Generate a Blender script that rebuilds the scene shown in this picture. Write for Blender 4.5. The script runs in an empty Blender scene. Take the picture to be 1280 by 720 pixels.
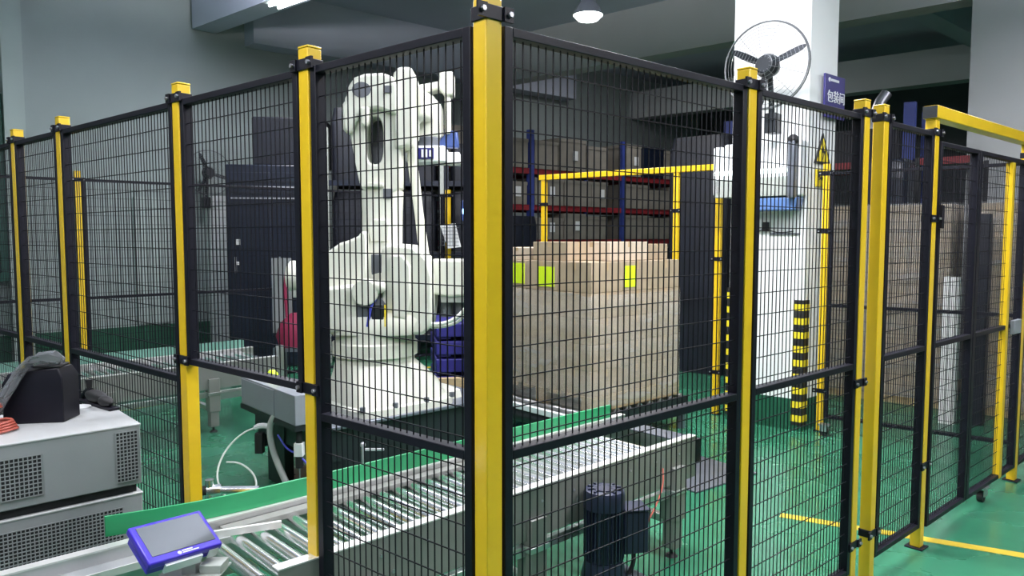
import bpy, math, random
from mathutils import Vector, Matrix, Euler
random.seed(7)
C = bpy.context.scene.collection
PI = math.pi
def rad(a): return math.radians(a)

# ---------------------------------------------------------------- camera
cam = bpy.data.cameras.new('camera'); camo = bpy.data.objects.new('camera', cam); C.objects.link(camo)
cam.sensor_width = 36.0; cam.lens = 930.0 / 1280.0 * 36.0; cam.clip_start = 0.05; cam.clip_end = 200
camo.location = (0, 0, 1.66); camo.rotation_euler = (PI/2 - math.atan(65/930.0), 0, 0)
bpy.context.scene.camera = camo
# ---------------------------------------------------------------- world, exposure
w = bpy.data.worlds.new('world'); bpy.context.scene.world = w; w.use_nodes = True
w.node_tree.nodes['Background'].inputs[0].default_value = (0.55, 0.62, 0.70, 1)
w.node_tree.nodes['Background'].inputs[1].default_value = 0.15
vs = bpy.context.scene.view_settings
vs.view_transform = 'Standard'; vs.look = 'None'; vs.gamma = 1.0; vs.exposure = 0.0
vs.use_curve_mapping = False
LIGHT = (1.0, 0.97, 0.985)
# (x, y, z, rotation, length, width, power): first batten is seen, the rest are unseen, added to light the hall
BATTENS = [(-2.15, 8.53, 4.42, 139.5, 1.9, .30, 110, 'hanging over the back of the robot cell'),
           (1.1, 4.4, 4.2, 139.5, 1.5, .25, 210, 'added unseen over the middle of the cell'),
           (-1.6, 1.0, 4.2, 139.5, 1.5, .25, 110, 'added unseen above the aisle left of the corner post'),
           (-4.8, 3.6, 4.2, 139.5, 1.5, .25, 45, 'hanging unseen near the instrument stack'),
           (3.4, 1.6, 4.2, 139.5, 1.5, .25, 170, 'added unseen above the aisle right of the corner post'),
           (6.9, 6.0, 4.2, 139.5, 1.5, .25, 90, 'hanging unseen right of the carton stacks'),
           (2.6, 12.9, 5.16, 139.5, 1.5, .25, 60, 'added out of view far back above the racks'),  # added fill hidden behind the beam, lifts the dark back zone
           (-1.5, -4.0, 4.2, 139.5, 1.5, .25, 60, 'hanging unseen far behind the viewer')]

# ---------------------------------------------------------------- materials
def mat(name, col, rough=.5, metal=0., var=.0, scale=8., bump=0., bscale=40., spec=.5, coat=0., stretch=None, rvar=0.):
    m = bpy.data.materials.new(name); m.use_nodes = True
    nt = m.node_tree; b = nt.nodes['Principled BSDF']
    b.inputs['Base Color'].default_value = (*col, 1); b.inputs['Roughness'].default_value = rough
    b.inputs['Metallic'].default_value = metal; b.inputs['Specular IOR Level'].default_value = spec
    b.inputs['Coat Weight'].default_value = coat; b.inputs['Coat Roughness'].default_value = .12
    tc = nt.nodes.new('ShaderNodeTexCoord'); src = tc.outputs['Object']
    if stretch:
        mp = nt.nodes.new('ShaderNodeMapping'); mp.inputs['Scale'].default_value = stretch
        nt.links.new(src, mp.inputs[0]); src = mp.outputs[0]
    if var or rvar:
        n = nt.nodes.new('ShaderNodeTexNoise'); n.inputs['Scale'].default_value = scale; n.inputs['Detail'].default_value = 5
        nt.links.new(src, n.inputs['Vector'])
    if var:
        r = nt.nodes.new('ShaderNodeMapRange'); r.inputs[1].default_value = .3; r.inputs[2].default_value = .7
        r.inputs[3].default_value = 1 - var; r.inputs[4].default_value = 1 + var
        nt.links.new(n.outputs[0], r.inputs[0])
        mx = nt.nodes.new('ShaderNodeVectorMath'); mx.operation = 'SCALE'; mx.inputs[0].default_value = col
        nt.links.new(r.outputs[0], mx.inputs['Scale']); nt.links.new(mx.outputs[0], b.inputs['Base Color'])
    if rvar:
        r2 = nt.nodes.new('ShaderNodeMapRange'); r2.inputs[1].default_value = .3; r2.inputs[2].default_value = .7
        r2.inputs[3].default_value = max(.02, rough - rvar); r2.inputs[4].default_value = min(1, rough + rvar)
        nt.links.new(n.outputs[0], r2.inputs[0]); nt.links.new(r2.outputs[0], b.inputs['Roughness'])
    if bump:
        n2 = nt.nodes.new('ShaderNodeTexNoise'); n2.inputs['Scale'].default_value = bscale; n2.inputs['Detail'].default_value = 3
        nt.links.new(src, n2.inputs['Vector'])
        bp = nt.nodes.new('ShaderNodeBump'); bp.inputs['Strength'].default_value = bump; bp.inputs['Distance'].default_value = .01
        nt.links.new(n2.outputs[0], bp.inputs['Height']); nt.links.new(bp.outputs[0], b.inputs['Normal'])
    return m
def emit(name, col, st):
    m = bpy.data.materials.new(name); m.use_nodes = True; b = m.node_tree.nodes['Principled BSDF']
    b.inputs['Base Color'].default_value = (*col, 1)
    b.inputs['Emission Color'].default_value = (*col, 1); b.inputs['Emission Strength'].default_value = st
    return m
M = dict(
    floor=mat('green_epoxy', (.030, .165, .090), .24, var=.22, scale=1.3, bump=.03, bscale=3, rvar=.10),
    yline=mat('line_paint', (.52, .38, .03), .5, var=.2, scale=6),
    wall=mat('wall_paint', (.31, .36, .35), .8, var=.06, scale=.8, bump=.05),
    wallp=mat('pilaster_paint', (.36, .42, .40), .8, var=.05, scale=.8),
    dado=mat('dado_green', (.010, .085, .045), .45, var=.15, scale=2),
    ceil=mat('ceiling_paint', (.50, .54, .64), .85, var=.06, scale=.6),
    beam=mat('beam_paint', (.50, .52, .53), .85, var=.05, scale=.9),
    darkw=mat('dark_wall', (.10,.11,.12), .9, var=.2, scale=.6),
    white=mat('column_white', (.82, .84, .84), .55, var=.03, scale=1.5),
    yellow=mat('yellow_coat', (.74, .48, .013), .34, var=.06, scale=5, bump=.02, bscale=60, coat=.2),
    black=mat('black_coat', (.007, .007, .013), .45, var=.15, scale=12, spec=.25),
    wire=mat('black_wire', (.004, .004, .008), .5, spec=.25),
    bolt=mat('zinc_bolt', (.5, .5, .55), .35, .9),
    robot=mat('robot_cream', (.66, .67, .585), .36, var=.04, scale=4, bump=.03, bscale=25),
    robotd=mat('dark_part_and_shade_grey', (.10, .11, .13), .5),  # dark fittings, and shade painted into the robot's hollows
    darkst=mat('dark_steel', (.010, .014, .017), .45, var=.2, scale=5),
    plate=mat('steel_plate', (.18, .20, .24), .35, .6, var=.15, scale=4),
    steel=mat('stainless', (.62, .62, .62), .34, .9, var=.03, scale=3),
    steelw=mat('bright_flange', (.78, .78, .76), .42, .55, var=.05, scale=5),
    olive=mat('side_channel_steel', (.25, .255, .235), .45, .2, var=.12, scale=3),
    blued=mat('deep_blue', (.04, .075, .24), .35),
    teal=mat('pale_teal_plastic', (.16, .34, .27), .5),
    roller=mat('roller_chrome', (.86, .87, .88), .24, 1.),
    guide=mat('green_plastic', (.03, .33, .13), .38, var=.05, scale=6),
    rubber=mat('black_rubber', (.012, .012, .014), .6),
    motor=mat('motor_navy', (.016, .022, .050), .40, var=.15, scale=12),
    card=mat('cardboard', (.35, .275, .185), .8, var=.08, scale=6, bump=.05),
    cardl=mat('pale_cardboard', (.52, .43, .33), .8, var=.06, scale=6),
    cardd=mat('grey_cardboard', (.22, .20, .17), .85, var=.15, scale=4),
    tape=mat('brown_tape', (.42, .30, .17), .3),
    lime=mat('lime_label', (.60, .80, .01), .6),
    paper=mat('white_label', (.75, .76, .76), .6),
    red=mat('rack_red', (.26, .020, .028), .5, var=.1, scale=6),
    blue=mat('rack_blue', (.030, .050, .24), .5, var=.1, scale=6),
    navy=mat('navy_cover', (.004, .006, .014), .55, var=.35, scale=3, bump=.2, bscale=8),
    navyc=mat('navy_cabinet', (.006, .010, .024), .35, var=.2, scale=4),
    violet=mat('navy_plastic', (.022, .020, .17), .45),
    wood=mat('pallet_wood', (.36, .27, .15), .8, var=.2, scale=10, stretch=(1, 8, 8)),
    grey=mat('instrument_grey', (.27, .285, .29), .42, var=.05, scale=5, bump=.02, bscale=90),
    greyl=mat('instrument_top', (.44, .45, .45), .38, var=.06, scale=5),
    vent=mat('vent_dark', (.012, .014, .016), .7),
    cab=mat('control_box_grey', (.24, .26, .29), .42, var=.06, scale=5),
    hose=mat('grey_conduit', (.42, .43, .42), .5),
    clear=mat('pale_hose', (.72, .74, .68), .3),
    bluetube=mat('blue_tube', (.06, .07, .45), .35),
    tabblue=mat('violet_blue_plastic', (.040, .018, .45), .33, spec=.6),
    screen=mat('screen_glass', (.085, .10, .11), .12, spec=.8),
    stripek=mat('guard_black', (.015, .015, .015), .5),
    stripey=mat('guard_yellow', (.75, .60, .02), .5),
    signb=mat('sign_indigo', (.035, .03, .17), .4),
    signw=mat('sign_white', (.75, .77, .82), .5),
    pink=mat('crimson_cloth', (.22, .012, .05), .7),
    orange=mat('orange_cable', (.42, .09, .06), .45),
    fan=mat('fan_black', (.012, .016, .022), .4),
    fanw=mat('fan_guard', (.20, .21, .22), .35, .7),
    unitw=mat('unit_white', (.80, .83, .86), .35),
    unitg=mat('unit_grey_green', (.36, .39, .36), .5),
    unitb=mat('unit_blue', (.10, .19, .42), .35),
    green=mat('frame_green', (.01, .10, .07), .4),
    glassd=mat('dark_glass', (.03, .05, .05), .1, spec=.9),
    tube=emit('lit_tube', (.93, 1, .98), 9.0),
    tubes=emit('lit_small_tube', (.93, 1, 1), 5.0),
    bled=emit('blue_led', (.35, .6, 1.0), 8.0),
    ylamp=emit('lime_lamp', (.7, .9, .05), .5),
)
def film_mat(name, dens, col=(.75, .75, .76)):
    m = bpy.data.materials.new(name); m.use_nodes = True; nt = m.node_tree; b = nt.nodes['Principled BSDF']
    b.inputs['Base Color'].default_value = (*col, 1); b.inputs['Roughness'].default_value = .22
    b.inputs['Specular IOR Level'].default_value = .9
    tc = nt.nodes.new('ShaderNodeTexCoord'); mp = nt.nodes.new('ShaderNodeMapping'); mp.inputs['Scale'].default_value = (1.2, 1.2, 4.5)
    mp.inputs['Rotation'].default_value = (0, .12, 0)
    n = nt.nodes.new('ShaderNodeTexNoise'); n.inputs['Scale'].default_value = 1.6; n.inputs['Detail'].default_value = 3; n.inputs['Distortion'].default_value = .5
    nt.links.new(tc.outputs['Object'], mp.inputs[0]); nt.links.new(mp.outputs[0], n.inputs['Vector'])
    r = nt.nodes.new('ShaderNodeMapRange'); r.inputs[1].default_value = .35; r.inputs[2].default_value = .72
    r.inputs[3].default_value = dens - .12; r.inputs[4].default_value = min(1, dens + .22)
    nt.links.new(n.outputs[0], r.inputs[0])
    t = nt.nodes.new('ShaderNodeBsdfTransparent'); mix = nt.nodes.new('ShaderNodeMixShader')
    nt.links.new(r.outputs[0], mix.inputs[0]); nt.links.new(t.outputs[0], mix.inputs[1]); nt.links.new(b.outputs[0], mix.inputs[2])
    nt.links.new(mix.outputs[0], nt.nodes['Material Output'].inputs[0])
    bp = nt.nodes.new('ShaderNodeBump'); bp.inputs['Strength'].default_value = .6; bp.inputs['Distance'].default_value = .04
    nt.links.new(n.outputs[0], bp.inputs['Height']); nt.links.new(bp.outputs[0], b.inputs['Normal'])
    return m
M['film'] = film_mat('stretch_film', .26, (.62, .61, .58)); M['filmd'] = film_mat('old_stretch_film', .30, (.5, .5, .5))
M['bag'] = film_mat('grey_plastic_sheet', .62, (.22, .23, .25))

# ---------------------------------------------------------------- mesh builder
class MB:
    def __init__(s): s.v = []; s.f = []
    def add(s, vs, fs, mt=None):
        o = len(s.v)
        s.v += [tuple(mt @ Vector(v)) if mt else tuple(v) for v in vs]
        s.f += [tuple(i + o for i in f) for f in fs]; return s
    def box(s, x0, x1, y0, y1, z0, z1, mt=None):
        return s.add([(x0,y0,z0),(x1,y0,z0),(x1,y1,z0),(x0,y1,z0),(x0,y0,z1),(x1,y0,z1),(x1,y1,z1),(x0,y1,z1)],
                     [(0,3,2,1),(4,5,6,7),(0,1,5,4),(1,2,6,5),(2,3,7,6),(3,0,4,7)], mt)
    def cyl(s, p0, p1, r, r1=None, n=12, mt=None):
        p0 = Vector(p0); p1 = Vector(p1); r1 = r if r1 is None else r1
        q = (p1 - p0).to_track_quat('Z', 'Y'); a = []; k = PI/n if n == 4 else 0
        for p, rr in ((p0, r), (p1, r1)):
            for i in range(n):
                t = 2*PI*i/n + k; a.append(p + q @ Vector((rr*math.cos(t), rr*math.sin(t), 0)))
        f = [(i, (i+1) % n, n+(i+1) % n, n+i) for i in range(n)] + [tuple(range(n))[::-1], tuple(range(n, 2*n))]
        return s.add(a, f, mt)
    def tube(s, pts, r, n=8, sm=0, mt=None):
        pts = [Vector(p) for p in pts]
        for _ in range(sm):
            q = [pts[0]]
            for i in range(len(pts)-1): q += [pts[i]*.75 + pts[i+1]*.25, pts[i]*.25 + pts[i+1]*.75]
            pts = q + [pts[-1]]
        a = []; up = Vector((.13, .21, 1)).normalized()
        for i, p in enumerate(pts):
            t = (pts[min(i+1, len(pts)-1)] - pts[max(i-1, 0)]).normalized()
            if abs(t.dot(up)) > .98: up = Vector((1, .2, 0)).normalized()
            u = t.cross(up).normalized(); v = u.cross(t); up = v
            rr = r[i*len(r)//len(pts)] if isinstance(r, (list, tuple)) else r
            a += [p + (u*math.cos(2*PI*k/n) + v*math.sin(2*PI*k/n))*rr for k in range(n)]
        f = []
        for i in range(len(pts)-1):
            for k in range(n): f.append((i*n+k, i*n+(k+1) % n, (i+1)*n+(k+1) % n, (i+1)*n+k))
        f += [tuple(range(n))[::-1], tuple(range((len(pts)-1)*n, len(pts)*n))]
        return s.add(a, f, mt)
    def loft(s, loops, mt=None, cap=True):
        n = len(loops[0]); a = [v for l in loops for v in l]; f = []
        for i in range(len(loops)-1):
            for k in range(n): f.append((i*n+k, i*n+(k+1) % n, (i+1)*n+(k+1) % n, (i+1)*n+k))
        if cap: f += [tuple(range(n))[::-1], tuple(range((len(loops)-1)*n, len(loops)*n))]
        return s.add(a, f, mt)
    def prism(s, pts, y0, y1, mt=None):          # outline in x,z extruded along y
        return s.loft([[(x, y0, z) for x, z in pts], [(x, y1, z) for x, z in pts]], mt)
    def ring(s, outer, inner, y0, y1, mt=None):  # same count loops in x,z
        n = len(outer); a = [(x, y, z) for y in (y0, y1) for l in (outer, inner) for x, z in l]; f = []
        for k in range(n):
            j = (k+1) % n
            f += [(k, j, n+j, n+k), (2*n+k, 3*n+k, 3*n+j, 2*n+j), (k, 2*n+k, 2*n+j, j), (n+k, n+j, 3*n+j, 3*n+k)]
        return s.add(a, f, mt)
    def lathe(s, prof, c=(0,0,0), n=24, mt=None):
        return s.loft([[(c[0]+r*math.cos(2*PI*i/n), c[1]+r*math.sin(2*PI*i/n), c[2]+z) for i in range(n)] for r, z in prof], mt)
    def ball(s, c, r, n=14, mt=None):
        rx, ry, rz = r if isinstance(r, (tuple, list)) else (r, r, r)
        return s.loft([[(c[0]+rx*math.sin(t)*math.cos(2*PI*i/n), c[1]+ry*math.sin(t)*math.sin(2*PI*i/n), c[2]-rz*math.cos(t)) for i in range(n)]
                       for t in [PI*(k+.02)/8.04 for k in range(9)]], mt)
def superloop(cx, cy, z, rx, ry, e=4., n=28, a=0.):
    o = []
    for i in range(n):
        t = 2*PI*i/n; c, s_ = math.cos(t), math.sin(t)
        x = rx*math.copysign(abs(c)**(2/e), c); y = ry*math.copysign(abs(s_)**(2/e), s_)
        o.append((cx + x*math.cos(a)-y*math.sin(a), cy + x*math.sin(a)+y*math.cos(a), z))
    return o
def oval(cx, cz, rx, rz, n=24, e=2.):
    o = []
    for i in range(n):
        t = 2*PI*i/n; c, s_ = math.cos(t), math.sin(t)
        o.append((cx + rx*math.copysign(abs(c)**(2/e), c), cz + rz*math.copysign(abs(s_)**(2/e), s_)))
    return o
def link(name, mb, m, parent=None, bev=0., smooth=True, ang=38, kind=None, loc=None, rotz=None):
    me = bpy.data.meshes.new(name); me.from_pydata(mb.v, [], mb.f); me.materials.append(M[m] if isinstance(m, str) else m)
    me.update()
    if smooth:
        me.shade_smooth(); me.set_sharp_from_angle(angle=rad(ang))
    o = bpy.data.objects.new(name, me); C.objects.link(o)
    if parent: o.parent = parent
    if bev:
        b = o.modifiers.new('bevel', 'BEVEL'); b.width = bev; b.segments = 2; b.limit_method = 'ANGLE'; b.angle_limit = rad(40)
    if kind: o['kind'] = kind
    if loc is not None: o.location = loc
    if rotz is not None: o.rotation_euler = (0, 0, rad(rotz))
    return o
def tag(o, label, cat, group=None, kind=None):
    o['label'] = label; o['category'] = cat
    if group: o['group'] = group
    if kind: o['kind'] = kind
    return o
def thing(name, label, cat, loc=(0,0,0), rotz=0., group=None):
    o = bpy.data.objects.new(name, None); C.objects.link(o); o.empty_display_size = .1
    o.location = loc; o.rotation_euler = (0, 0, rad(rotz)); return tag(o, label, cat, group)
def struct(name, mb, m, parent=None, label=None, bev=0.):
    o = link(name, mb, m, parent, bev=bev)
    if not parent: o['kind'] = 'structure'
    if label: o['label'] = label
    return o
def children(o): return [c for c in bpy.data.objects if c.parent == o]
def dup(root, loc, rotz=None, label=None, kids=None):
    r = root.copy(); C.objects.link(r); r.location = loc
    if rotz is not None: r.rotation_euler = (0, 0, rad(rotz))
    if label: r['label'] = label
    for ch in (kids if kids is not None else children(root)):
        c = ch.copy(); C.objects.link(c); c.parent = r
    return r
def share(name, src, parent, loc, rot=(0,0,0)):
    o = bpy.data.objects.new(name, src.data); C.objects.link(o); o.parent = parent; o.location = loc; o.rotation_euler = rot; return o

AR, AL = 41.4, 139.5                      # headings of the two fence directions
Rv = Vector((.75, .661, 0)); Lv = Vector((-.76, .65, 0)); Nv = Vector((-.661, .75, 0))
C0 = Vector((-.062, 1.915, 0))
def onL(s): return C0 + Lv*s
def onR(s): return C0 + Rv*s

# ================================================================ SETTING
mb = MB(); mb.box(-24, 24, -14, 30, -.1, 0); floor = struct('floor', mb, 'floor')
def strip_line(p, q, wd, name='painted_line'):
    p = Vector((*p, 0)); q = Vector((*q, 0)); d = (q-p).normalized(); n = Vector((-d.y, d.x, 0))*wd/2
    b = MB(); b.loft([[tuple(p-n), tuple(p+n), tuple(q+n), tuple(q-n)], [tuple(v+Vector((0,0,.002))) for v in (p-n, p+n, q+n, q-n)]])
    return struct(name, b, 'yline', floor)
strip_line((1.60, 4.33), (3.6, 3.27), .07); strip_line((-4.6, 6.15), (-1.9, 8.85), .08); strip_line((.9, 11.2), (-1.6, 8.8), .08)
strip_line((-1.2, 8.2), (.35, 6.95), .08)
mb = MB(); mb.box(-24, 24, -14, 30, 5.3, 5.5); struct('ceiling', mb, 'ceil')
# left wall runs along the R direction
WL = Vector((-5.72, 9.96, 0))
def wallbox(o, d, n, a0, a1, t0, t1, z0, z1, b=None):   # box on a line: origin, direction, outward normal
    b = b or MB(); q = [o+d*a0+n*t0, o+d*a1+n*t0, o+d*a1+n*t1, o+d*a0+n*t1]
    return b.loft([[(p.x, p.y, z0) for p in q], [(p.x, p.y, z1) for p in q]])
wl = struct('wall_left', wallbox(WL, Rv, Nv, -14, 14, 0, .3, 0, 5.3), 'wall')
struct('dado', wallbox(WL, Rv, Nv, -14, 14, -.012, 0, 0, .40), 'dado', wl, 'dark green painted lower band of wall')
struct('wall_beam', wallbox(WL, Rv, Nv, 2.25, 9.1, -.35, 0, 4.5, 5.3), 'ceil', wl)
struct('wall_right', wallbox(Vector((8, -7, 0)), Rv, Nv, -16, 20, -.3, 0, 0, 5.3), 'wall')
struct('wall_behind', wallbox(Vector((-2, -8, 0)), Nv, Rv, -16, 20, -.3, 0, 0, 5.3), 'wall')
struct('wall_back', wallbox(Vector((9, 16, 0)), Lv, Rv, -16, 14, 0, .3, 0, 5.3), 'darkw')
# ceiling beams crossing along the L direction
LnR = Vector((.65, .76, 0))
struct('trim_1', wallbox(Vector((-.70, 14.45, 0)), -Lv, LnR, -.6, 16, 0, .35, 4.5, 5.3), 'beam')
struct('trim_2', wallbox(Vector((-4.35, 11.15, 0)), -Lv, LnR, 0, 16, -.35, 0, 4.62, 5.3), 'ceil')
struct('trim_3', wallbox(Vector((6.2, 14.4, 0)), -Lv, LnR, -6, 12, 0, .35, 4.35, 4.95), 'beam')
struct('trim_4', wallbox(Vector((1.1, 6.6, 0)), Rv, Nv, 5.4, 13, -.15, .15, 4.75, 5.3), 'ceil')
# pilasters on the left wall
pl = struct('trim_5', wallbox(WL, Rv, Nv, -.86, -.64, -.25, 0, 0, 5.3), 'wallp')
struct('trim_6', wallbox(WL, Rv, Nv, 1.62, 2.02, -.14, 0, .0, 2.25), 'white')
struct('trim_7', wallbox(WL, Rv, Nv, .62, 1.05, -.05, 0, .42, 2.2), 'wallp', label='pale panel mounted on the left wall')
# window with green frame at the far left
wn = struct('window_1', wallbox(WL, Rv, Nv, -2.7, -.87, -.16, -.02, 3.30, 3.40), 'green')
for a in (-2.7, -1.83, -.95): struct('window_frame', wallbox(WL, Rv, Nv, a, a+.08, -.16, -.02, 1.2, 3.30), 'green', wn)
struct('window_frame', wallbox(WL, Rv, Nv, -2.7, -.87, -.16, -.02, 1.1, 1.2), 'green', wn)
for a, b_ in ((-2.62, -1.83), (-1.75, -.95)): struct('pane', wallbox(WL, Rv, Nv, a, b_, -.10, -.08, 1.2, 3.30), 'glassd', wn)
# the white column inside the cell, corner K nearest
K = Vector((2.455, 6.235, 0))
def skew(o, d1, l1, d2, l2, z0, z1, g=0., b=None):
    b = b or MB(); q = [o-d1*g-d2*g, o+d1*(l1+g)-d2*g, o+d1*(l1+g)+d2*(l2+g), o-d1*g+d2*(l2+g)]
    return b.loft([[(p.x, p.y, z0) for p in q], [(p.x, p.y, z1) for p in q]])
col = struct('pillar', skew(K, Rv, .48, Lv, .66, 0, 5.3), 'white', label='white square concrete column with green foot beside the far cell fence')
col['category'] = 'pillar'
struct('dado', skew(K, Rv, .48, Lv, .66, 0, .27, .006), 'dado', col, 'dark green painted foot')
def corner_guard(o, d1, d2, z0, z1, parent):
    g = link('corner_guard', skew(o, d1, .065, d2, .065, z0, z1, .012), 'stripek', parent)
    for k in range(9):
        z = z0 + .03 + k*(z1-z0)/9
        link('yellow_band', skew(o, d1, .066, d2, .066, z, z+.055, .0135), 'stripey', g)
corner_guard(K, Rv, Lv, .05, 1.12, col)
corner_guard(K + Lv*.66, -Lv, Rv, .05, 1.20, col)
# far pillar at the end of the beam
p2 = struct('pillar', skew(Vector((5.50, 9.10, 0)), Rv, .45, -Lv, .62, 0, 5.3), 'beam', label='grey column far behind the gate')
struct('trim_8', skew(Vector((6.02, 8.62, 0)), Rv, .45, -Lv, .5, 0, 5.3), 'wallp')

# ================================================================ FENCE
PH = 2.255
def post_parts(root, collars=(2.20,), bolts=True):
    link('post_tube', MB().box(-.026, .026, -.026, .026, .008, PH-.004), 'yellow', root, bev=.003)
    link('post_cap', MB().box(-.027, .027, -.027, .027, PH-.004, PH+.004), 'yellow', root, bev=.003)
    link('foot_plate', MB().box(-.045, .045, -.045, .045, 0, .008), 'black', root, bev=.002)
    for z in collars:
        c = link('clamp', MB().box(-.030, .030, -.030, .030, z-.018, z+.018), 'black', root, bev=.002)
        for sx in (-1, 1):
            b = MB(); b.box(min(sx*.028, sx*.058), max(sx*.028, sx*.058), -.036, -.028, z-.018, z+.018)
            link('clamp_lug', b, 'black', c)
            link('bolt_head', MB().cyl((sx*.044, -.035, z), (sx*.044, -.044, z), .007, n=6), 'bolt', c)
FG = 'yellow posts of the robot cell fence'
def post(p, rot, label, collars=(2.20, .25)):
    t = thing('fence_post', label, 'post', p, rot, FG); post_parts(t, collars); return t
# corner post clamp has lugs on two faces
post(C0, AR, 'tall yellow corner fence post standing nearest the viewer, mid picture', (2.215, .25))
post(onL(.765), AL-180, 'yellow fence post left of the corner post, in front of the cream robot arm', (2.20, 1.165, .25))
post(onL(1.634), AL-180, 'yellow fence post rising behind the green guide board above the blue screen', (2.20, 1.165, .25))
post(onL(2.90), AL-180, 'yellow fence post just behind the grey instrument boxes, right of the black case', (2.20, .25))
post(onL(3.60), AL-180, 'yellow fence post farthest left, behind the black case', (2.20, .25))
post(onL(4.5), AL-180, 'yellow fence post past the left picture edge, end of the near fence', (2.20, .25))
post(onR(1.206), AR, 'yellow fence post in front of the white column, below the wall fan', (2.20, .25))
post(onR(2.145), AR, 'yellow fence post of the close pair, the shaded one on the left', (2.20, 1.0, .25))
post(onR(2.345), AR, 'wide bright yellow fence post of the close pair, the one on the right', (2.20, .25))
post(onR(2.969), AR, 'yellow gate post under the start of the overhead yellow beam', (2.19, 1.75, .45))

def wires(x0, x1, z0, z1, y, dx=.028, dz=.081, r=.0021, off=0.):
    b = MB(); n = max(1, int(round((x1-x0)/dx)))
    for i in range(1, n):
        x = x0 + (x1-x0)*i/n; b.cyl((x, y, z0), (x, y, z1), r, n=4)
    z = z1 - .075 + off
    while z > z0 + .01:
        b.cyl((x0, y-2*r, z), (x1, y-2*r, z), r, n=4); z -= dz
    return b
def panel(p0, rot, ln, z0, z1, label, mid=1.08, dx=.028, dz=.081, fw=.028, fd=.040, gap0=.036, gap1=.036, cat='fence panel', grp='black wire mesh fence panels', r=.0021, flip=0):
    t = thing('mesh_panel', label, cat, (p0.x, p0.y, z0), rot, grp)
    h = z1-z0; x0, x1 = gap0, ln-gap1; yf, yb = -.026, -.026+fd
    ym = yf + fd*.5
    link('frame_stile', MB().box(x0, x0+fw, yf, yb, 0, h), 'black', t, bev=.002)
    link('frame_stile', MB().box(x1-fw, x1, yf, yb, 0, h), 'black', t, bev=.002)
    link('frame_rail', MB().box(x0+fw, x1-fw, yf, yb, h-.024, h), 'black', t, bev=.002)
    link('frame_rail', MB().box(x0+fw, x1-fw, yf, yb, 0, .024), 'black', t, bev=.002)
    if mid: link('frame_rail', MB().box(x0+fw, x1-fw, yf, yb, mid-z0-.013, mid-z0+.013), 'black', t, bev=.002)
    link('wire_mesh', wires(x0+fw-.004, x1-fw+.004, .02, h-.02, ym, dx, dz, r), 'wire', t, kind='stuff')
    return t
ZT = 2.19
def lpan(s0, s1, *a, **k):      # along the left wing, local x towards the corner post
    return panel(onL(s1), AL-180, s1-s0, *a, **k)
def rpan(s0, s1, *a, **k): return panel(onR(s0), AR, s1-s0, *a, **k)
lpan(0, .765, .12, ZT, 'black mesh fence panel just left of the corner post, before the robot')
lpan(.765, 1.634, 1.15, ZT, 'short black mesh panel hung over the conveyor opening', mid=None)
lpan(1.634, 2.90, .12, ZT, 'wide black mesh panel of the left wing just right of the grey instrument boxes')
lpan(2.90, 3.60, .12, ZT, 'narrow black mesh panel behind the black case')
lpan(3.60, 4.5, .12, ZT, 'black mesh panel at the far left picture edge')
rpan(0, 1.206, .12, ZT, 'black mesh panel right of the corner post, before the wrapped pallet and motor')
rpan(1.206, 2.145, .12, ZT, 'black mesh panel before the white column')
rpan(2.345, 2.969, .12, ZT, 'narrow black mesh panel between the bright yellow post and the gate post')
# gate under the overhead beam
gt = panel(onR(3.02), AR, .62, .10, 2.15, 'black mesh gate leaf hinged on the gate post', cat='gate', grp=None, fw=.03, gap0=.01, gap1=.01)
gt.name = 'gate_leaf'
b = MB(); b.box(.0, .03, -.045, -.026, 1.60, 1.72); link('hinge', b, 'black', gt)
gt2 = panel(onR(3.64), AR, .95, .10, 2.15, 'black mesh sliding gate leaf on a castor at the right picture edge', cat='gate', grp=None, fw=.045, gap0=.0, gap1=.0)
gt2.name = 'gate_leaf'
b = MB(); b.box(.60, .645, -.03, .012, 0, 2.02); link('yellow_upright', b, 'yellow', gt2, bev=.002)
b = MB(); b.box(.68, .83, -.055, -.03, .93, 1.02); link('latch_box', b, 'cab', gt2, bev=.004)
def castor(par, x, y, zb, nm='castor'):
    b = MB(); b.box(x-.045, x+.045, y-.035, y+.035, zb-.012, zb); b.box(x-.03, x+.03, y-.028, y-.022, zb-.09+.03, zb-.01); b.box(x-.03, x+.03, y+.022, y+.028, zb-.06, zb-.01)
    o = link(nm, b, 'bolt', par)
    link('wheel', MB().cyl((x, y-.016, zb-.065), (x, y+.016, zb-.065), .034, n=20), 'rubber', o)
castor(gt2, .36, 0, 0.0)
gt3 = panel(onR(4.60), AR, .62, .10, 2.15, 'black mesh panel past the gate, beyond the right picture edge', cat='fence panel', grp=None)
post(onR(4.62), AR, 'yellow post at the right picture edge under the far end of the overhead beam', (2.19,))
post(onR(5.25), AR, 'yellow post beyond the gate outside the right picture edge', (2.19,))
bm = thing('gate_beam', 'yellow square overhead beam spanning the gate at right', 'beam', onR(2.93) + Vector((0, 0, 2.259)), AR)
link('beam_tube', MB().box(0, 1.76, -.035, .035, 0, .065), 'yellow', bm, bev=.004)
link('end_plate', MB().box(-.006, 0, -.034, .034, .002, .063), 'darkst', bm)

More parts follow.
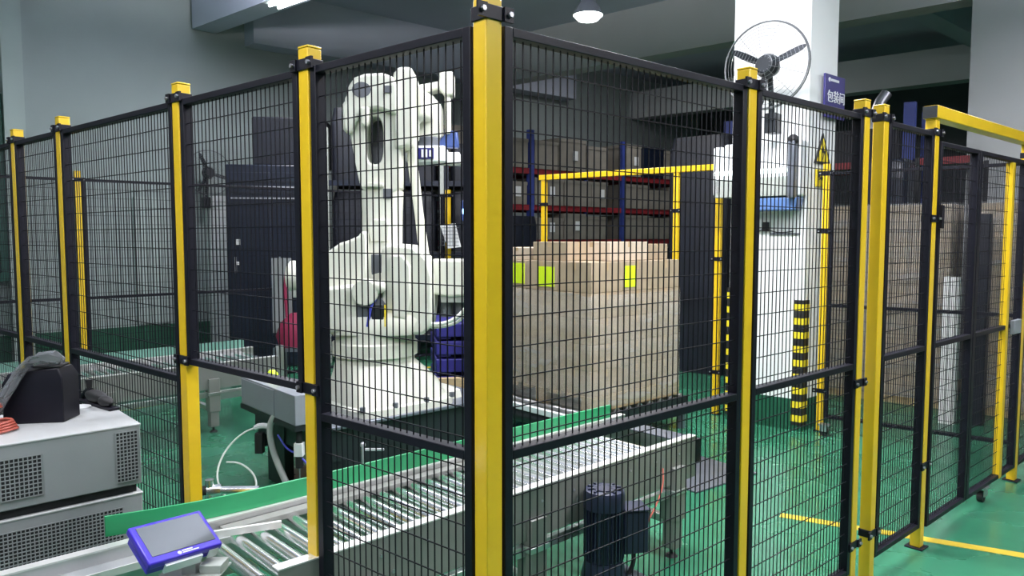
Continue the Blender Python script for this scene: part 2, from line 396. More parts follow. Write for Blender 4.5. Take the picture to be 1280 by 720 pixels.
# far side and rear side of the cell
FP = Vector((2.58, 6.30, 0)); FD = Vector((-.78, .625, 0))
def onF(t): return FP + FD*t
AF = math.degrees(math.atan2(.625, -.78))
post(Vector((2.63, 6.26, 0)), AF-180, 'yellow post on the right of the white column, far side of the cell', (2.18, 1.7, .35))
cs = thing('castor_foot', 'small dark swivel castor at the foot of the post right of the white column', 'castor', (2.60, 6.10, .10), AF-180)
castor(cs, 0, 0, 0)
post(Vector((1.90, 6.86, 0)), AF-180, 'yellow post tight against the left side of the white column', (1.45, .4))
post(onF(1.30), AF-180, 'slim yellow post right of the wrapped pallet, carrying the far beam', (1.9,))
post(onF(2.86), AF-180, 'slim yellow post rising behind the wrapped pallet cartons', (2.0,))
fb = thing('gantry_beam', 'yellow beam crossing the far side above the pallet exit, left of the white column', 'beam', onF(2.92) + Vector((0,0,2.26)), AF-180)
link('beam_tube', MB().box(0, 2.12, -.03, .03, 0, .055), 'yellow', fb, bev=.004)
panel(Vector((2.63, 6.26, 0)), AF-180, 1.44, .12, ZT, 'far black mesh panel seen behind the gate, before the carton stacks', dx=.045)
RP = Vector((-4.02, 6.93, 0))
post(RP, AR, 'yellow post of the rear fence, seen between the two leftmost near posts', (2.18,))
post(RP + Rv*2.2, AR, 'rear fence post hidden behind the second near post', (2.18,))
panel(RP, AR, 2.2, .12, ZT, 'rear black mesh panel before the green dado', dx=.035, r=.0024)
panel(RP - Rv*1.25, AR, 1.25, .12, ZT, 'rear black mesh panel at the left picture edge', dx=.035, r=.0024)
panel(RP + Rv*2.2, AR, 2.0, .12, ZT, 'rear black mesh panel before the navy machine cabinet', dx=.06, r=.0024)
post(RP + Rv*4.25, AR, 'rear corner fence post hidden behind the robot', (2.18,))

# ================================================================ MAIN CONVEYOR
def make_conveyor(cv, L0, L1, W, H, pitch, rx0, rx1, rr=.025, legs=(), full=True):
    # local x along travel, near rail at y=0
    link('side_channel', MB().box(L0, L1, -.004, .0, H-.21, H+.004), 'olive', cv, bev=.001, )
    link('side_flange', MB().box(L0, L1, -.006, .040, H+.004, H+.009), 'steelw', cv)
    fl = MB(); fl.box(L0-(1.35 if full else 0), L1, W, W+.005, H-.18, H+.03); link('side_channel', fl, 'steel', cv)
    fl = MB(); fl.box(L0-(1.35 if full else 0), L1, W-.002, W+.038, H+.03, H+.036); link('side_flange', fl, 'steelw', cv)
    n = int(round((rx1-rx0)/pitch)); first = None
    for i in range(n+1):
        x = rx0 + i*pitch
        if first is None:
            b = MB(); b.cyl((0, .012, 0), (0, W-.006, 0), rr, n=20); b.cyl((0, .001, 0), (0, .012, 0), .008, n=8); b.cyl((0, W-.006, 0), (0, W, 0), .008, n=8)
            first = link('roller', b, 'roller', cv); first.location = (x, 0, H-rr+.002)
        else: share('roller', first, cv, (x, 0, H-rr+.002))
    link('stringer', MB().box(L0+.25, L1-.1, .005, .035, H-.28, H-.235), 'steel', cv, bev=.002)
    link('stringer', MB().box(L0+.25, L1-.1, W-.035, W-.005, H-.28, H-.235), 'steel', cv, bev=.002)
    for x in legs:
        for y in (.0, W-.05):
            b = MB(); b.box(x-.036, x+.036, y-.02, y+.05, .05, H-.25); lg = link('leg', b, 'olive', cv, bev=.002)
            link('leg_sleeve', MB().box(x-.046, x+.046, y-.03, y+.058, H-.40, H-.12), 'olive', lg, bev=.003)
            link('leg_clamp', MB().box(x-.054, x+.054, y-.036, y+.064, H-.26, H-.235), 'steel', lg, bev=.002)
            b = MB(); b.cyl((x, y+.02, .012), (x, y+.02, .08), .009, n=8); b.cyl((x, y+.02, 0), (x, y+.02, .014), .035, .02, n=14); link('foot', b, 'rubber', lg)
        link('cross_brace', MB().box(x-.02, x+.02, .04, W-.04, .17, .21), 'steel', cv, bev=.002)
AC = 42.9
cv = thing('roller_conveyor', 'stainless roller conveyor running out through the fence opening below the robot', 'conveyor', (-.740, 2.283, 0), AC)
W = .475; H = .60
make_conveyor(cv, 0, 2.34, W, H, .078, -.05, 1.98, legs=(.30, 1.14, 2.16))
# end plate and post
link('end_plate', MB().box(2.21, 2.34, .0, W, H-.006, H), 'plate', cv)
link('end_plate', MB().box(2.335, 2.34, .0, W, H-.16, H), 'steel', cv)
link('end_post', MB().box(2.335, 2.365, -.01, .02, H-.14, H-.01), 'black', cv)
link('chain_cover', MB().box(.0, 2.2, W-.055, W-.004, H-.01, H+.012), 'olive', cv, bev=.002)
link('in_feed_plate', MB().box(-1.35, .02, W-.075, W+.0, H-.02, H-.012), 'grey', cv); link('in_feed_edge', MB().box(-1.35, .02, W-.081, W-.075, H-.03, H-.006), 'steelw', cv)
b = MB()
for k in range(11):
    x = .18 + k*.2; b.cyl((x, -.009, H-.06), (x, -.003, H-.06), .006, n=6)
    if k % 2: b.cyl((x+.05, -.009, H-.13), (x+.05, -.003, H-.13), .008, n=6)
link('bolt', b, 'bolt', cv, kind='stuff')
# angled guide bar across the first rollers
gb = MB(); q = [Vector((-.16, .425, 0)), Vector((.165, .315, 0))]; d = (q[1]-q[0]).normalized(); n = Vector((-d.y, d.x, 0))
p0, p1 = q[0], q[1]
gb.loft([[tuple(p0+Vector((0,0,.606))), tuple(p0+n*.006+Vector((0,0,.606))), tuple(p0+n*.006+Vector((0,0,.626))), tuple(p0+Vector((0,0,.626)))],
         [tuple(p1+Vector((0,0,.606))), tuple(p1+n*.006+Vector((0,0,.606))), tuple(p1+n*.006+Vector((0,0,.626))), tuple(p1+Vector((0,0,.626)))]])
gb.loft([[tuple(p0+Vector((0,0,.626))), tuple(p0+n*.014+Vector((0,0,.626))), tuple(p0+n*.014+Vector((0,0,.630))), tuple(p0+Vector((0,0,.630)))],
         [tuple(p1+Vector((0,0,.626))), tuple(p1+n*.014+Vector((0,0,.626))), tuple(p1+n*.014+Vector((0,0,.630))), tuple(p1+Vector((0,0,.630)))]])
link('guide_bar', gb, 'steelw', cv)
# green guide board
pts = [(-.345, .575), (-.20, .535), (-.05, .505), (.12, .489), (.35, .484), (2.22, .484)]
b = MB(); loops = []
for i, (x, y) in enumerate(pts):
    loops.append([(x, y, H+.037), (x, y+.010, H+.037), (x, y+.010, H+.108), (x, y, H+.108)])
b.loft(loops); link('guide_board', b, 'guide', cv, bev=.001)
b = MB(); b.cyl((.62, .50, .78), (.62, .50, .60), .007, n=8); b.cyl((.62, .50, .765), (.74, .53, .735), .006, n=8); b.ball((.62, .50, .785), .012); link('guide_bracket', b, 'bolt', cv)
# gear motor
mo = thing('gear_motor', 'dark navy upright gear motor with ribbed housing in front of the conveyor side', 'motor', (.405, 3.195, 0), 12)
b = MB(); b.lathe([(.060, .555), (.085, .552), (.092, .535), (.092, .475)], n=28); b.cyl((0, 0, .553), (0, 0, .560), .05, n=20)
for k in range(10):
    a = 2*PI*k/10; b.box(.03, .075, -.004, .004, .553, .561, Matrix.Rotation(a, 4, 'Z'))
link('fan_cover', b, 'motor', mo)
b = MB(); b.lathe([(.078, .24), (.078, .475)], n=28)
for k in range(30):
    b.box(.076, .090, -.0025, .0025, .25, .47, Matrix.Rotation(2*PI*k/30, 4, 'Z'))
link('ribbed_housing', b, 'motor', mo, smooth=False)
b = MB(); b.box(.075, .19, -.055, .055, .27, .46); link('terminal_box', b, 'motor', mo, bev=.008)
b = MB(); b.box(.08, .195, -.06, .06, .461, .468); link('terminal_lid', b, 'motor', mo, bev=.002)
b = MB(); b.tube([(.13, -.02, .275), (.13, -.03, .22), (.10, -.03, .16), (.03, -.02, .13)], .010, sm=2); link('cable', b, 'rubber', mo)
b = MB(); b.lathe([(.04, 0), (.07, .01), (.10, .08), (.10, .17), (.085, .24)], n=24); link('gearbox', b, 'motor', mo)
b = MB(); b.box(-.14, .14, -.12, .02, .16, .172, Matrix.Rotation(rad(22), 4, 'Z')); link('mount_plate', b, 'plate', mo)
b = MB(); b.cyl((-.09, -.07, .172), (-.09, -.07, .1735), .022, n=20); o = link('warning_sticker', b, 'stripey', mo); o['label'] = 'round yellow sticker'
wr = tag(link('signal_wire', MB().tube([(.735, 3.555, .53), (.73, 3.51, .46), (.68, 3.44, .38), (.62, 3.38, .31), (.60, 3.33, .22)], .004, n=6, sm=2), 'orange'),
         'thin orange wire hanging down the conveyor side right of the motor', 'wire')

# ================================================================ TABLET on bracket
tb = thing('touch_panel', 'touch screen panel in a violet blue housing by the conveyor end', 'screen', (-.926, 2.0, .835))
tm = Euler((0, 0, .928)).to_matrix() @ Matrix.Rotation(.059, 3, 'Y') @ Matrix.Rotation(.512, 3, 'X')
tm4 = tm.to_4x4()
def fr(x0, x1, y0, y1, z0, z1, b=None): return (b or MB()).box(x0, x1, y0, y1, z0, z1, tm4)
b = MB(); fr(-.105, .105, -.07, .07, -.022, 0, b); link('housing', b, 'tabblue', tb, bev=.005)
b = MB(); fr(-.098, .098, -.060, .060, -.050, -.022, b); link('rear_housing', b, 'tabblue', tb, bev=.004)
b = MB(); fr(-.088, .092, -.048, .058, 0, .0015, b); link('display', b, 'screen', tb)
b = MB(); fr(-.06, .045, -.078, -.070, -.042, -.014, b); link('pale_label', b, 'unitw', tb)['label'] = 'pale translucent strip under the screen'
b = MB(); fr(.066, .094, -.0725, -.070, -.04, -.012, b); link('sticker', b, 'paper', tb)
b = MB(); b.cyl(tm4 @ Vector((-.018, -.0585, 0)), tm4 @ Vector((-.018, -.0585, .001)), .0055, n=16); fr(-.010, .020, -.0565, -.0530, 0, .001, b); fr(-.010, .036, -.0625, -.0595, 0, .001, b)
link('logo', b, 'signw', tb)['label'] = 'small white round logo and illegible lettering'
b = MB(); b.box(-.02, .02, -.02, .02, -.835, -.07, Matrix.Translation((.03, .02, 0))); link('stand_post', b, 'steel', tb, bev=.002)
b = MB(); b.box(-.05, .12, -.05, .08, -.115, -.109); b.box(.06, .12, .0, .06, -.109, -.085); link('bracket', b, 'unitg', tb, bev=.002)
b = MB(); b.box(-.10, .16, -.12, .16, -.835, -.825); link('base_plate', b, 'plate', tb)

# ================================================================ INSTRUMENT STACK
def instrument(z0, h, label, vents):
    t = thing('instrument_box', label, 'instrument', (-1.388, 2.735, z0), 42.5)
    link('case', MB().box(-.60, 0, 0, .50, 0, h), 'grey', t, bev=.004)
    link('lid', MB().box(-.602, .002, -.002, .502, h-.004, h+.003), 'greyl', t, bev=.002)
    for (x0, x1, a0, a1, nx, nz) in vents:
        v = link('vent_backing', MB().box(x0, x1, -.002, .0, a0, a1), 'vent', t)
        b = MB()
        for i in range(nx+1):
            x = x0 + (x1-x0)*i/nx; b.box(x-.0016, x+.0016, -.005, -.002, a0-.0016, a1+.0016)
        for i in range(nz+1):
            z = a0 + (a1-a0)*i/nz; b.box(x0-.0016, x1+.0016, -.005, -.002, z-.0016, z+.0016)
        link('vent_grille', b, 'grey', v, kind='stuff')
    return t
instrument(.735, .225, 'upper grey instrument case with two square vent grilles, under the black case',
           [(-.44, -.32, .035, .175, 9, 10), (-.085, -.012, .02, .205, 6, 14)])
instrument(.475, .225, 'lower grey instrument case with one wide vent grille, under the other case', [(-.58, -.07, .03, .185, 40, 12)])
b = MB(); b.box(-.60, 0, .0, .50, .70, .735)
sp = thing('gap_shade_block', 'dark block standing for the shade between the two grey instrument cases', 'filler', (-1.388, 2.735, 0), 42.5)
link('filler', MB().box(-.58, -.015, .02, .48, .703, .735), 'vent', sp)  # dark block in the gap, its shade put in as colour
tr = thing('trolley', 'steel trolley carrying the grey instrument cases', 'trolley', (-1.388, 2.735, 0), 42.5)
link('deck', MB().box(-.64, .02, -.01, .52, .435, .475), 'plate', tr, bev=.003)
for x in (-.60, -.02):
    for y in (.03, .48):
        link('leg', MB().box(x-.018, x+.018, y-.018, y+.018, .07, .435), 'plate', tr)
        link('wheel', MB().cyl((x-.012, y, .035), (x+.012, y, .035), .035, n=16), 'rubber', tr)
# black case with plastic sheet, cable and scanner on top (stack top z=.963)
ZS = .963
bc = thing('black_case', 'black hard case standing on the upper grey instrument', 'case', (-1.814, 2.723, ZS), 10)
link('case_body', MB().loft([[(-.07, 0, 0), (.137, 0, 0), (.150, .12, 0), (-.07, .12, 0)], [(-.07, 0, .15), (.137, 0, .165), (.150, .12, .165), (-.07, .12, .15)], [(-.05, .01, .19), (.118, .012, .205), (.130, .11, .205), (-.05, .11, .19)]]), 'black', bc, bev=.004)
link('case_lid', MB().box(.03, .125, .015, .105, .205, .213), 'rubber', bc, bev=.003)
b = MB(); loops = []
path = [(.125, .03, .225, .022), (.085, .01, .245, .045), (.035, .0, .24, .052), (.0, -.015, .20, .05), (-.03, -.03, .14, .046), (-.055, -.04, .085, .043), (-.075, -.045, .045, .036)]
for i, (x, y, z, wd) in enumerate(path):
    lp = []
    for k in range(18):
        t = 2*PI*k/18; rr = wd*(1+.16*math.sin(3*t+i*1.7)+.10*math.sin(5*t+i))
        lp.append((x + .55*rr*math.cos(t), y + rr*math.sin(t)*.55, z + .45*rr*math.cos(t+.5) + .006*math.sin(t*4+i)))
    loops.append(lp)
ps = thing('plastic_sheet', 'crumpled grey translucent plastic sheet draped over the black case', 'sheet', (-1.814, 2.723, ZS), 10)
link('sheet', b.loft(loops), 'bag', ps)
b = MB()
for k in range(4):
    pts = [(.075*math.cos(t*PI/8)*(1-.06*k), .055*math.sin(t*PI/8)*(1-.05*k), .008+.009*k+.003*math.sin(t)) for t in range(17)]
    b.tube(pts, .005, n=6)
tag(link('cable_coil', b, 'orange', loc=(-1.845, 2.60, ZS), rotz=40), 'coil of thin orange cable on the grey instrument, left of the black case', 'cable')
b = MB(); b.tube([(-1.85, 2.66, ZS+.085), (-1.88, 2.66, ZS+.08), (-1.92, 2.65, ZS+.06), (-1.97, 2.63, ZS+.03)], .009, n=8, sm=2)
tag(link('red_cable', b, 'orange'), 'short red cable end poking out left below the plastic sheet', 'cable')
tag(link('white_disc', MB().cyl((-1.76, 2.98, ZS), (-1.76, 2.98, ZS+.006), .045, n=24), 'paper'), 'small white round plate on the grey instrument behind the black case', 'plate')
hd = thing('handheld_scanner', 'black handheld device lying on the back edge of the grey instrument', 'scanner', (-1.77, 3.06, ZS), -37)
link('base_strip', MB().box(-.07, .22, -.012, .030, 0, .012), 'black', hd, bev=.003)
link('body', MB().ball((.06, .01, .038), (.085, .028, .026)).ball((.155, .005, .030), (.05, .024, .022)), 'rubber', hd)
link('knob', MB().cyl((.0, .01, .05), (.0, .01, .10), .010, .014, n=12), 'rubber', hd)
link('handle', MB().tube([(-.06, .01, .02), (-.03, .012, .05), (.02, .01, .055)], .012, sm=1), 'black', hd)

# ================================================================ PLATFORM + ROBOT
pf = thing('robot_platform', 'low black steel platform under the robot', 'platform', (-1.105, 4.37, 0), AR)
link('top_plate', MB().box(-.03, 1.32, -.03, 1.10, .50, .52), 'plate', pf, bev=.003)
link('frame_beam', MB().box(0, 1.29, 0, .02, .17, .50), 'darkst', pf); link('frame_beam', MB().box(0, .02, .02, 1.07, .30, .50), 'darkst', pf)
link('frame_beam', MB().box(1.27, 1.29, .02, 1.07, .17, .50), 'darkst', pf); link('frame_beam', MB().box(.02, 1.27, 1.05, 1.07, .17, .50), 'darkst', pf)
for x in (.0, 1.17):
    for y in (.0, .72): link('leg', MB().box(x, x+.12, y, y+.12, 0, .30 if x == 0 else .17), 'darkst', pf)
link('side_plate', MB().box(-.01, 0, .58, .84, .0, .50), 'darkst', pf)
# control box on the left end of the platform
cb = thing('control_box', 'grey metal junction box on the left end of the robot platform', 'junction box', (-1.105, 4.37, 0), AR)
link('box_body', MB().box(-.19, -.03, .02, .82, .555, .735), 'cab', cb, bev=.004)
link('box_cover', MB().box(-.196, -.19, .30, .80, .565, .725), 'cab', cb, bev=.002)
link('box_bracket', MB().box(-.19, -.0, .02, .84, .521, .555), 'darkst', cb)
b = MB(); b.box(-.05, -.03, .83, .88, .46, .74); link('mount_rail', b, 'darkst', cb)
for z in (.60, .66): link('knob', MB().cyl((-.04, .88, z), (-.04, .91, z), .012), 'stripey', cb)
lm = thing('indicator_lamp', 'small lime indicator lamp on top of the grey junction box', 'lamp', (-1.105, 4.37, .735), AR)
link('lamp_dome', MB().loft([superloop(-.09, .55, 0, .03, .045, 2.5), superloop(-.09, .55, .045, .03, .045, 2.5), superloop(-.09, .55, .065, .018, .03, 2)]), 'ylamp', lm)
b = MB(); b.tube([(-1.28, 4.42, .62), (-1.36, 4.46, .61), (-1.47, 4.50, .56), (-1.50, 4.52, .45), (-1.47, 4.52, .30), (-1.40, 4.50, .15), (-1.34, 4.48, .05), (-1.30, 4.46, .012)], .020, n=12, sm=2)
tag(link('corrugated_conduit', b, 'hose'), 'thick grey corrugated conduit curving down from the junction box to the floor', 'hose')
b = MB(); b.tube([(-1.22, 4.38, .69), (-1.27, 4.40, .675), (-1.34, 4.44, .64), (-1.42, 4.48, .635)], .012, n=8, sm=2)
tag(link('black_cable', b, 'rubber'), 'short black cable across the junction box front', 'cable')
b = MB(); b.tube([(-1.58, 4.60, .47), (-1.68, 4.55, .44), (-1.78, 4.50, .33), (-1.80, 4.42, .20), (-1.70, 4.32, .10), (-1.58, 4.27, .09), (-1.50, 4.28, .16), (-1.52, 4.32, .25), (-1.62, 4.36, .31), (-1.72, 4.40, .30)], .006, n=8, sm=3)
tag(link('air_hose', b, 'clear'), 'thin pale hose looping down beside the platform', 'hose')
b = MB(); b.tube([(-1.44, 4.50, .44), (-1.36, 4.42, .37), (-1.27, 4.34, .37), (-1.18, 4.28, .30), (-1.13, 4.24, .26)], .006, n=8, sm=2)
tag(link('blue_air_tube', b, 'bluetube'), 'thin blue air tube below the junction box', 'tube')
sn = thing('filter_regulator', 'small white and black air regulator hanging below the junction box', 'regulator', (-1.26, 4.33, .26))
link('cap', MB().cyl((0, 0, .18), (0, 0, .25), .020, n=12), 'rubber', sn); link('body', MB().box(-.026, .026, -.026, .026, .10, .18), 'paper', sn, bev=.003)
link('bowl', MB().cyl((0, 0, .03), (0, 0, .10), .024, n=14), 'rubber', sn); link('drain', MB().cyl((0, 0, -.10), (0, 0, .03), .004, n=6), 'bolt', sn)
vv = thing('black_valve', 'small black valve with white elbow on the left face of the platform', 'valve', (-1.58, 4.60, .30))
link('valve_body', MB().box(-.03, .02, -.03, .02, 0, .13), 'rubber', vv, bev=.004); link('elbow', MB().tube([(-.03, -.01, .16), (0, -.01, .175), (.07, -.01, .17)], .018, sm=1), 'paper', vv)
ft = thing('pipe_fitting', 'chrome pipe fitting with black knob just behind the green guide board', 'fitting', (-1.37, 3.30, .43), 10)
link('pipe', MB().cyl((0, 0, .08), (.22, -.03, .08), .018, n=12), 'roller', ft); link('cross', MB().cyl((.0, 0, .03), (0, 0, .13), .020, n=12).cyl((-.01, .0, .08), (.05, 0, .08), .026, n=12), 'roller', ft)
link('knob', MB().cyl((-.06, 0, .08), (-.01, 0, .08), .022, n=12), 'rubber', ft)
link('stand_rod', MB().cyl((.20, -.03, -.43), (.20, -.03, .08), .012, n=10), 'bolt', ft)

rb = thing('palletising_robot', 'large cream four-axis robot arm standing on the black platform', 'robot', (-.87, 5.02, .52))
RA = rad(AR)
b = MB(); b.loft([superloop(.0, 0, 0, .39, .34, 6, a=RA), superloop(0, 0, .045, .39, .34, 6, a=RA), superloop(0, 0, .055, .355, .31, 5, a=RA),
                  superloop(-.0, 0, .16, .335, .29, 3.6, a=RA), superloop(-.03, 0, .24, .30, .27, 2.6, a=RA), superloop(-.06, 0, .30, .27, .27, 2, a=RA)])
base = link('base', b, 'robot', rb, ang=50)
for dx, dy in ((-.345, -.30), (.345, -.30), (.345, .30), (-.345, .30), (-.12, -.325), (.12, -.325)):
    v = Matrix.Rotation(RA, 3, 'Z') @ Vector((dx, dy, 0)); link('anchor_bolt', MB().cyl((v.x, v.y, .044), (v.x, v.y, .075), .018, n=6), 'robotd', base)
v = Matrix.Rotation(RA, 3, 'Z') @ Vector((.44, -.12, 0))
link('corner_lug', MB().loft([superloop(v.x, v.y, 0, .10, .08, 3, a=RA), superloop(v.x, v.y, .05, .09, .07, 3, a=RA), superloop(v.x-.05, v.y, .09, .04, .05, 2, a=RA)]), 'robot', rb)
link('rotary_ring', MB().lathe([(.265, .29), (.265, .34), (.285, .345), (.285, .43), (.27, .44), (.27, .52)], (-.06, 0, 0), 36), 'robot', rb)
# turret
b = MB()
b.loft([superloop(-.03, 0, .50, .32, .27, 3.5), superloop(-.02, 0, .60, .34, .28, 4), superloop(-.02, .04, .70, .345, .24, 4), superloop(-.02, .10, .86, .30, .18, 4), superloop(-.03, .10, .98, .26, .16, 3)])
turret = link('turret', b, 'robot', rb, ang=50)
b = MB(); b.prism([(-.38, .52), (-.12, .52), (-.12, .80), (-.16, .83), (-.38, .80)], -.26, .0); link('gear_housing', b, 'robot', rb, bev=.02)
# stepped left shoulder
b = MB(); b.prism([(-.40, .74), (-.40, .94), (-.385, .985), (-.34, 1.03), (-.30, 1.06), (-.25, 1.095), (-.20, 1.11), (-.13, 1.14), (-.11, 1.17), (-.07, 1.17), (-.07, .70)], -.18, .12)
link('left_shoulder', b, 'robot', rb, bev=.018)
# right bearing housing
b = MB(); b.prism([(.02, .50), (.30, .50), (.345, .56), (.36, .70), (.36, .88), (.335, .98), (.29, 1.04), (.22, 1.08), (.08, 1.09), (.03, 1.06)], -.24, .10)
link('right_shoulder', b, 'robot', rb, bev=.022)
b = MB(); b.prism([(.10, .62), (.19, .60), (.22, .75), (.22, .95), (.17, 1.02), (.09, 1.02)], -.27, -.24); link('shoulder_cover', b, 'robot', rb, bev=.012)
# dark block painted as the shaded central hollow, with motor
b = MB(); b.prism([(-.125, .57), (.05, .56), (.06, .70), (.0, .78), (-.125, .78)], -.262, -.10); link('recess_shade', b, 'robotd', rb)
b = MB(); b.cyl((-.07, -.30, .78), (-.07, -.14, .78), .085, n=24); dm = link('drive_motor', b, 'robot', rb, bev=.008)
link('motor_cap', MB().ball((.02, -.262, .815), (.045, .045, .045)), 'robot', dm)
b = MB(); b.box(-.03, .045, -.275, -.22, .57, .70); mm = link('encoder_motor', b, 'darkst', rb, bev=.005)
link('yellow_tag', MB().box(.052, .06, -.28, -.25, .56, .70), 'stripey', mm)
link('purple_cable', MB().tube([(-.06, -.27, .56), (-.045, -.28, .63), (-.03, -.28, .70), (.0, -.28, .74)], .009, sm=1), 'bluetube', rb)
# horizontal motors
b = MB(); b.cyl((-.62, -.02, .87), (-.38, -.02, .87), .105, n=28); b.cyl((-.635, -.02, .87), (-.615, -.02, .87), .085, .1, n=28); link('left_motor', b, 'robot', rb, bev=.008)
link('motor_bracket', MB().box(-.60, -.38, -.08, .04, .73, .79), 'unitg', rb, bev=.004)
b = MB(); b.prism([(.33, .76), (.46, .74), (.76, .76), (.76, .97), (.72, .985), (.33, .985)], -.14, .10); link('right_motor_housing', b, 'robot', rb, bev=.014)
b = MB(); b.box(.40, .74, -.12, .06, .70, .75); link('motor_bracket', b, 'unitg', rb, bev=.004)
for x in (.43, .53, .64): link('under_motor', MB().cyl((x, -.04, .60), (x, -.04, .70), .042, n=16), 'robotd', rb)
link('hose', MB().tube([(.28, -.20, .575), (.40, -.22, .565), (.50, -.24, .60), (.58, -.24, .68), (.64, -.22, .80)], .013, n=10, sm=2), 'clear', rb)
link('hose', MB().tube([(.28, -.18, .55), (.42, -.20, .545), (.54, -.22, .59), (.62, -.22, .70), (.66, -.20, .80)], .010, n=10, sm=2), 'clear', rb)
# lower arm with oval opening
outer = []
prof_l = [(-.125, 1.46), (-.145, 1.60), (-.165, 1.75), (-.205, 1.88), (-.215, 1.98)]
N24 = 24
op = oval(-.03, 1.765, .058, .155, N24, 3)
for i in range(N24):
    t = 2*PI*i/N24; c_, s_ = math.cos(t), math.sin(t)
    z = 1.75 + .33*max(-1, min(1, s_*1.25)); 
    xl = -.125 - (z-1.42)*.17; xr = .135 + (z-1.42)*.03; k = max(-1, min(1, c_*1.35))
    outer.append(((xl+xr)/2 + (xr-xl)/2*k, z))
b = MB(); b.ring(outer, op, -.10, .12)
arm = link('lower_arm', b, 'robot', rb, bev=.012)
b = MB(); b.loft([superloop(.0, -.02, .82, .13, .12, 5), superloop(-.0, -.01, 1.06, .125, .115, 5), superloop(-.0, .01, 1.30, .128, .11, 5), superloop(.0, .01, 1.44, .135, .11, 5)])
link('arm_column', b, 'robot', arm, ang=50)
link('opening_back', MB().box(-.11, .01, .09, .11, 1.61, 1.92), 'robotd', arm)
link('arm_label', MB().box(.025, .085, -.105, -.09, 1.385, 1.45), 'robotd', arm)['label'] = 'small black cover plate'
b = MB(); b.prism([(-.10, 1.46), (.03, 1.46), (.03, 1.485), (-.08, 1.49)], -.135, -.10); link('arm_boss', b, 'robot', arm, bev=.006)
b = MB(); b.prism([(-.06, 1.10), (.055, 1.10), (.07, 1.21), (.04, 1.25), (-.04, 1.25), (-.07, 1.21)], -.13, -.09)
link('arm_boss', b, 'robot', arm, bev=.008)
link('arm_slot', MB().box(-.055, .015, -.135, -.12, .83, 1.02), 'robotd', arm, bev=.004)
# parallel rod
link('parallel_rod', MB().loft([superloop(.275, .06, .98, .035, .03, 4, 16), superloop(.235, .08, 1.3, .03, .026, 4, 16), superloop(.20, .08, 1.6, .034, .028, 4, 16), superloop(.185, .06, 2.0, .042, .03, 4, 16)]), 'robot', rb)
# elbow
b = MB(); b.prism([(-.225, 1.83), (-.205, 1.80), (-.165, 1.81), (-.14, 1.88), (-.09, 1.95), (.0, 1.96), (.12, 1.92), (.14, 2.00), (.135, 2.10), (.10, 2.165), (.04, 2.19), (-.08, 2.185), (-.15, 2.16), (-.19, 2.10), (-.205, 2.02), (-.235, 1.98)], -.15, .14)
el = link('elbow', b, 'robot', rb, bev=.028)
b = MB(); b.loft([[(x, -.153, z) for x, z in oval(-.10, 2.08, .062, .05, 16)], [(x, -.146, z) for x, z in oval(-.10, 2.08, .06, .048, 16)]]); link('elbow_recess_shade', b, 'robotd', el)  # dark oval on the elbow face, shade of its hollow painted in
link('elbow_socket', MB().box(.05, .095, -.158, -.148, 2.06, 2.105), 'robotd', el)
b = MB(); b.prism([(-.105, 1.86), (-.075, 1.84), (-.055, 1.87), (-.05, 1.97), (-.105, 1.97)], -.17, -.10); link('elbow_joint', b, 'robot', el, bev=.012)
# upright block and forearm going away to the right
b = MB(); b.prism([(.10, 1.70), (.20, 1.72), (.235, 1.80), (.24, 2.15), (.22, 2.235), (.13, 2.235), (.10, 2.19), (.09, 2.0)], -.12, .16); link('forearm_root', b, 'robot', rb, bev=.022)
def seg(p, q, w0, h0, w1, h1):
    p = Vector(p); q = Vector(q); d = (q-p).normalized(); u = d.cross(Vector((0,0,1))).normalized(); v = u.cross(d); L = []
    for c_, ww, hh in ((p, w0, h0), ((p+q)/2, (w0+w1)/2, (h0+h1)/2*.92), (q, w1, h1)):
        L.append([tuple(c_ + u*ww*math.copysign(abs(math.cos(t))**.55, math.cos(t)) + v*hh*math.copysign(abs(math.sin(t))**.55, math.sin(t))) for t in [2*PI*i/20 for i in range(20)]])
    return L
b = MB(); b.loft(seg((.16, .05, 2.04), (.26, .36, 2.04), .11, .12, .08, .10)); fa = link('forearm', b, 'robot', rb)
b = MB(); b.ball((.215, .16, 2.03), (.06, .10, .13)); link('forearm_casting', b, 'robot', rb)
b = MB(); b.prism([(.17, 2.17), (.22, 2.20), (.36, 2.225), (.36, 2.29), (.46, 2.29), (.46, 2.13), (.40, 2.12), (.36, 2.17), (.17, 2.12)], .28, .44); link('wrist_link', b, 'robot', rb, bev=.014)
b = MB(); b.prism([(.16, 1.83), (.37, 1.83), (.37, 2.06), (.33, 2.11), (.17, 2.13), (.14, 1.95)], .30, .48); link('wrist', b, 'robot', rb, bev=.018)
link('wrist_strut', MB().box(.395, .435, .30, .38, 1.86, 2.15), 'robot', rb, bev=.01)
b = MB(); b.cyl((.27, .40, 1.77), (.27, .40, 1.84), .12, n=28); link('tool_flange', b, 'robotd', rb, bev=.006)
gp = link('gripper', MB().box(.12, .40, .26, .54, 1.66, 1.775), 'unitw', rb, bev=.012); gp['label'] = 'pale gripper head with blue end'
link('gripper_band', MB().box(.14, .32, .245, .26, 1.68, 1.755), 'violet', gp)
link('gripper_marking', MB().box(.235, .25, .24, .245, 1.69, 1.745).box(.262, .277, .24, .245, 1.69, 1.745).box(.29, .305, .24, .245, 1.695, 1.74), 'signw', gp)
link('gripper_wing', MB().prism([(.32, 1.775), (.38, 1.85), (.43, 1.885), (.48, 1.885), (.49, 1.80), (.49, 1.765)], .32, .40), 'blued', gp, bev=.01)
link('gripper_plate', MB().box(.40, .50, .28, .52, 1.655, 1.73), 'unitw', gp, bev=.006)

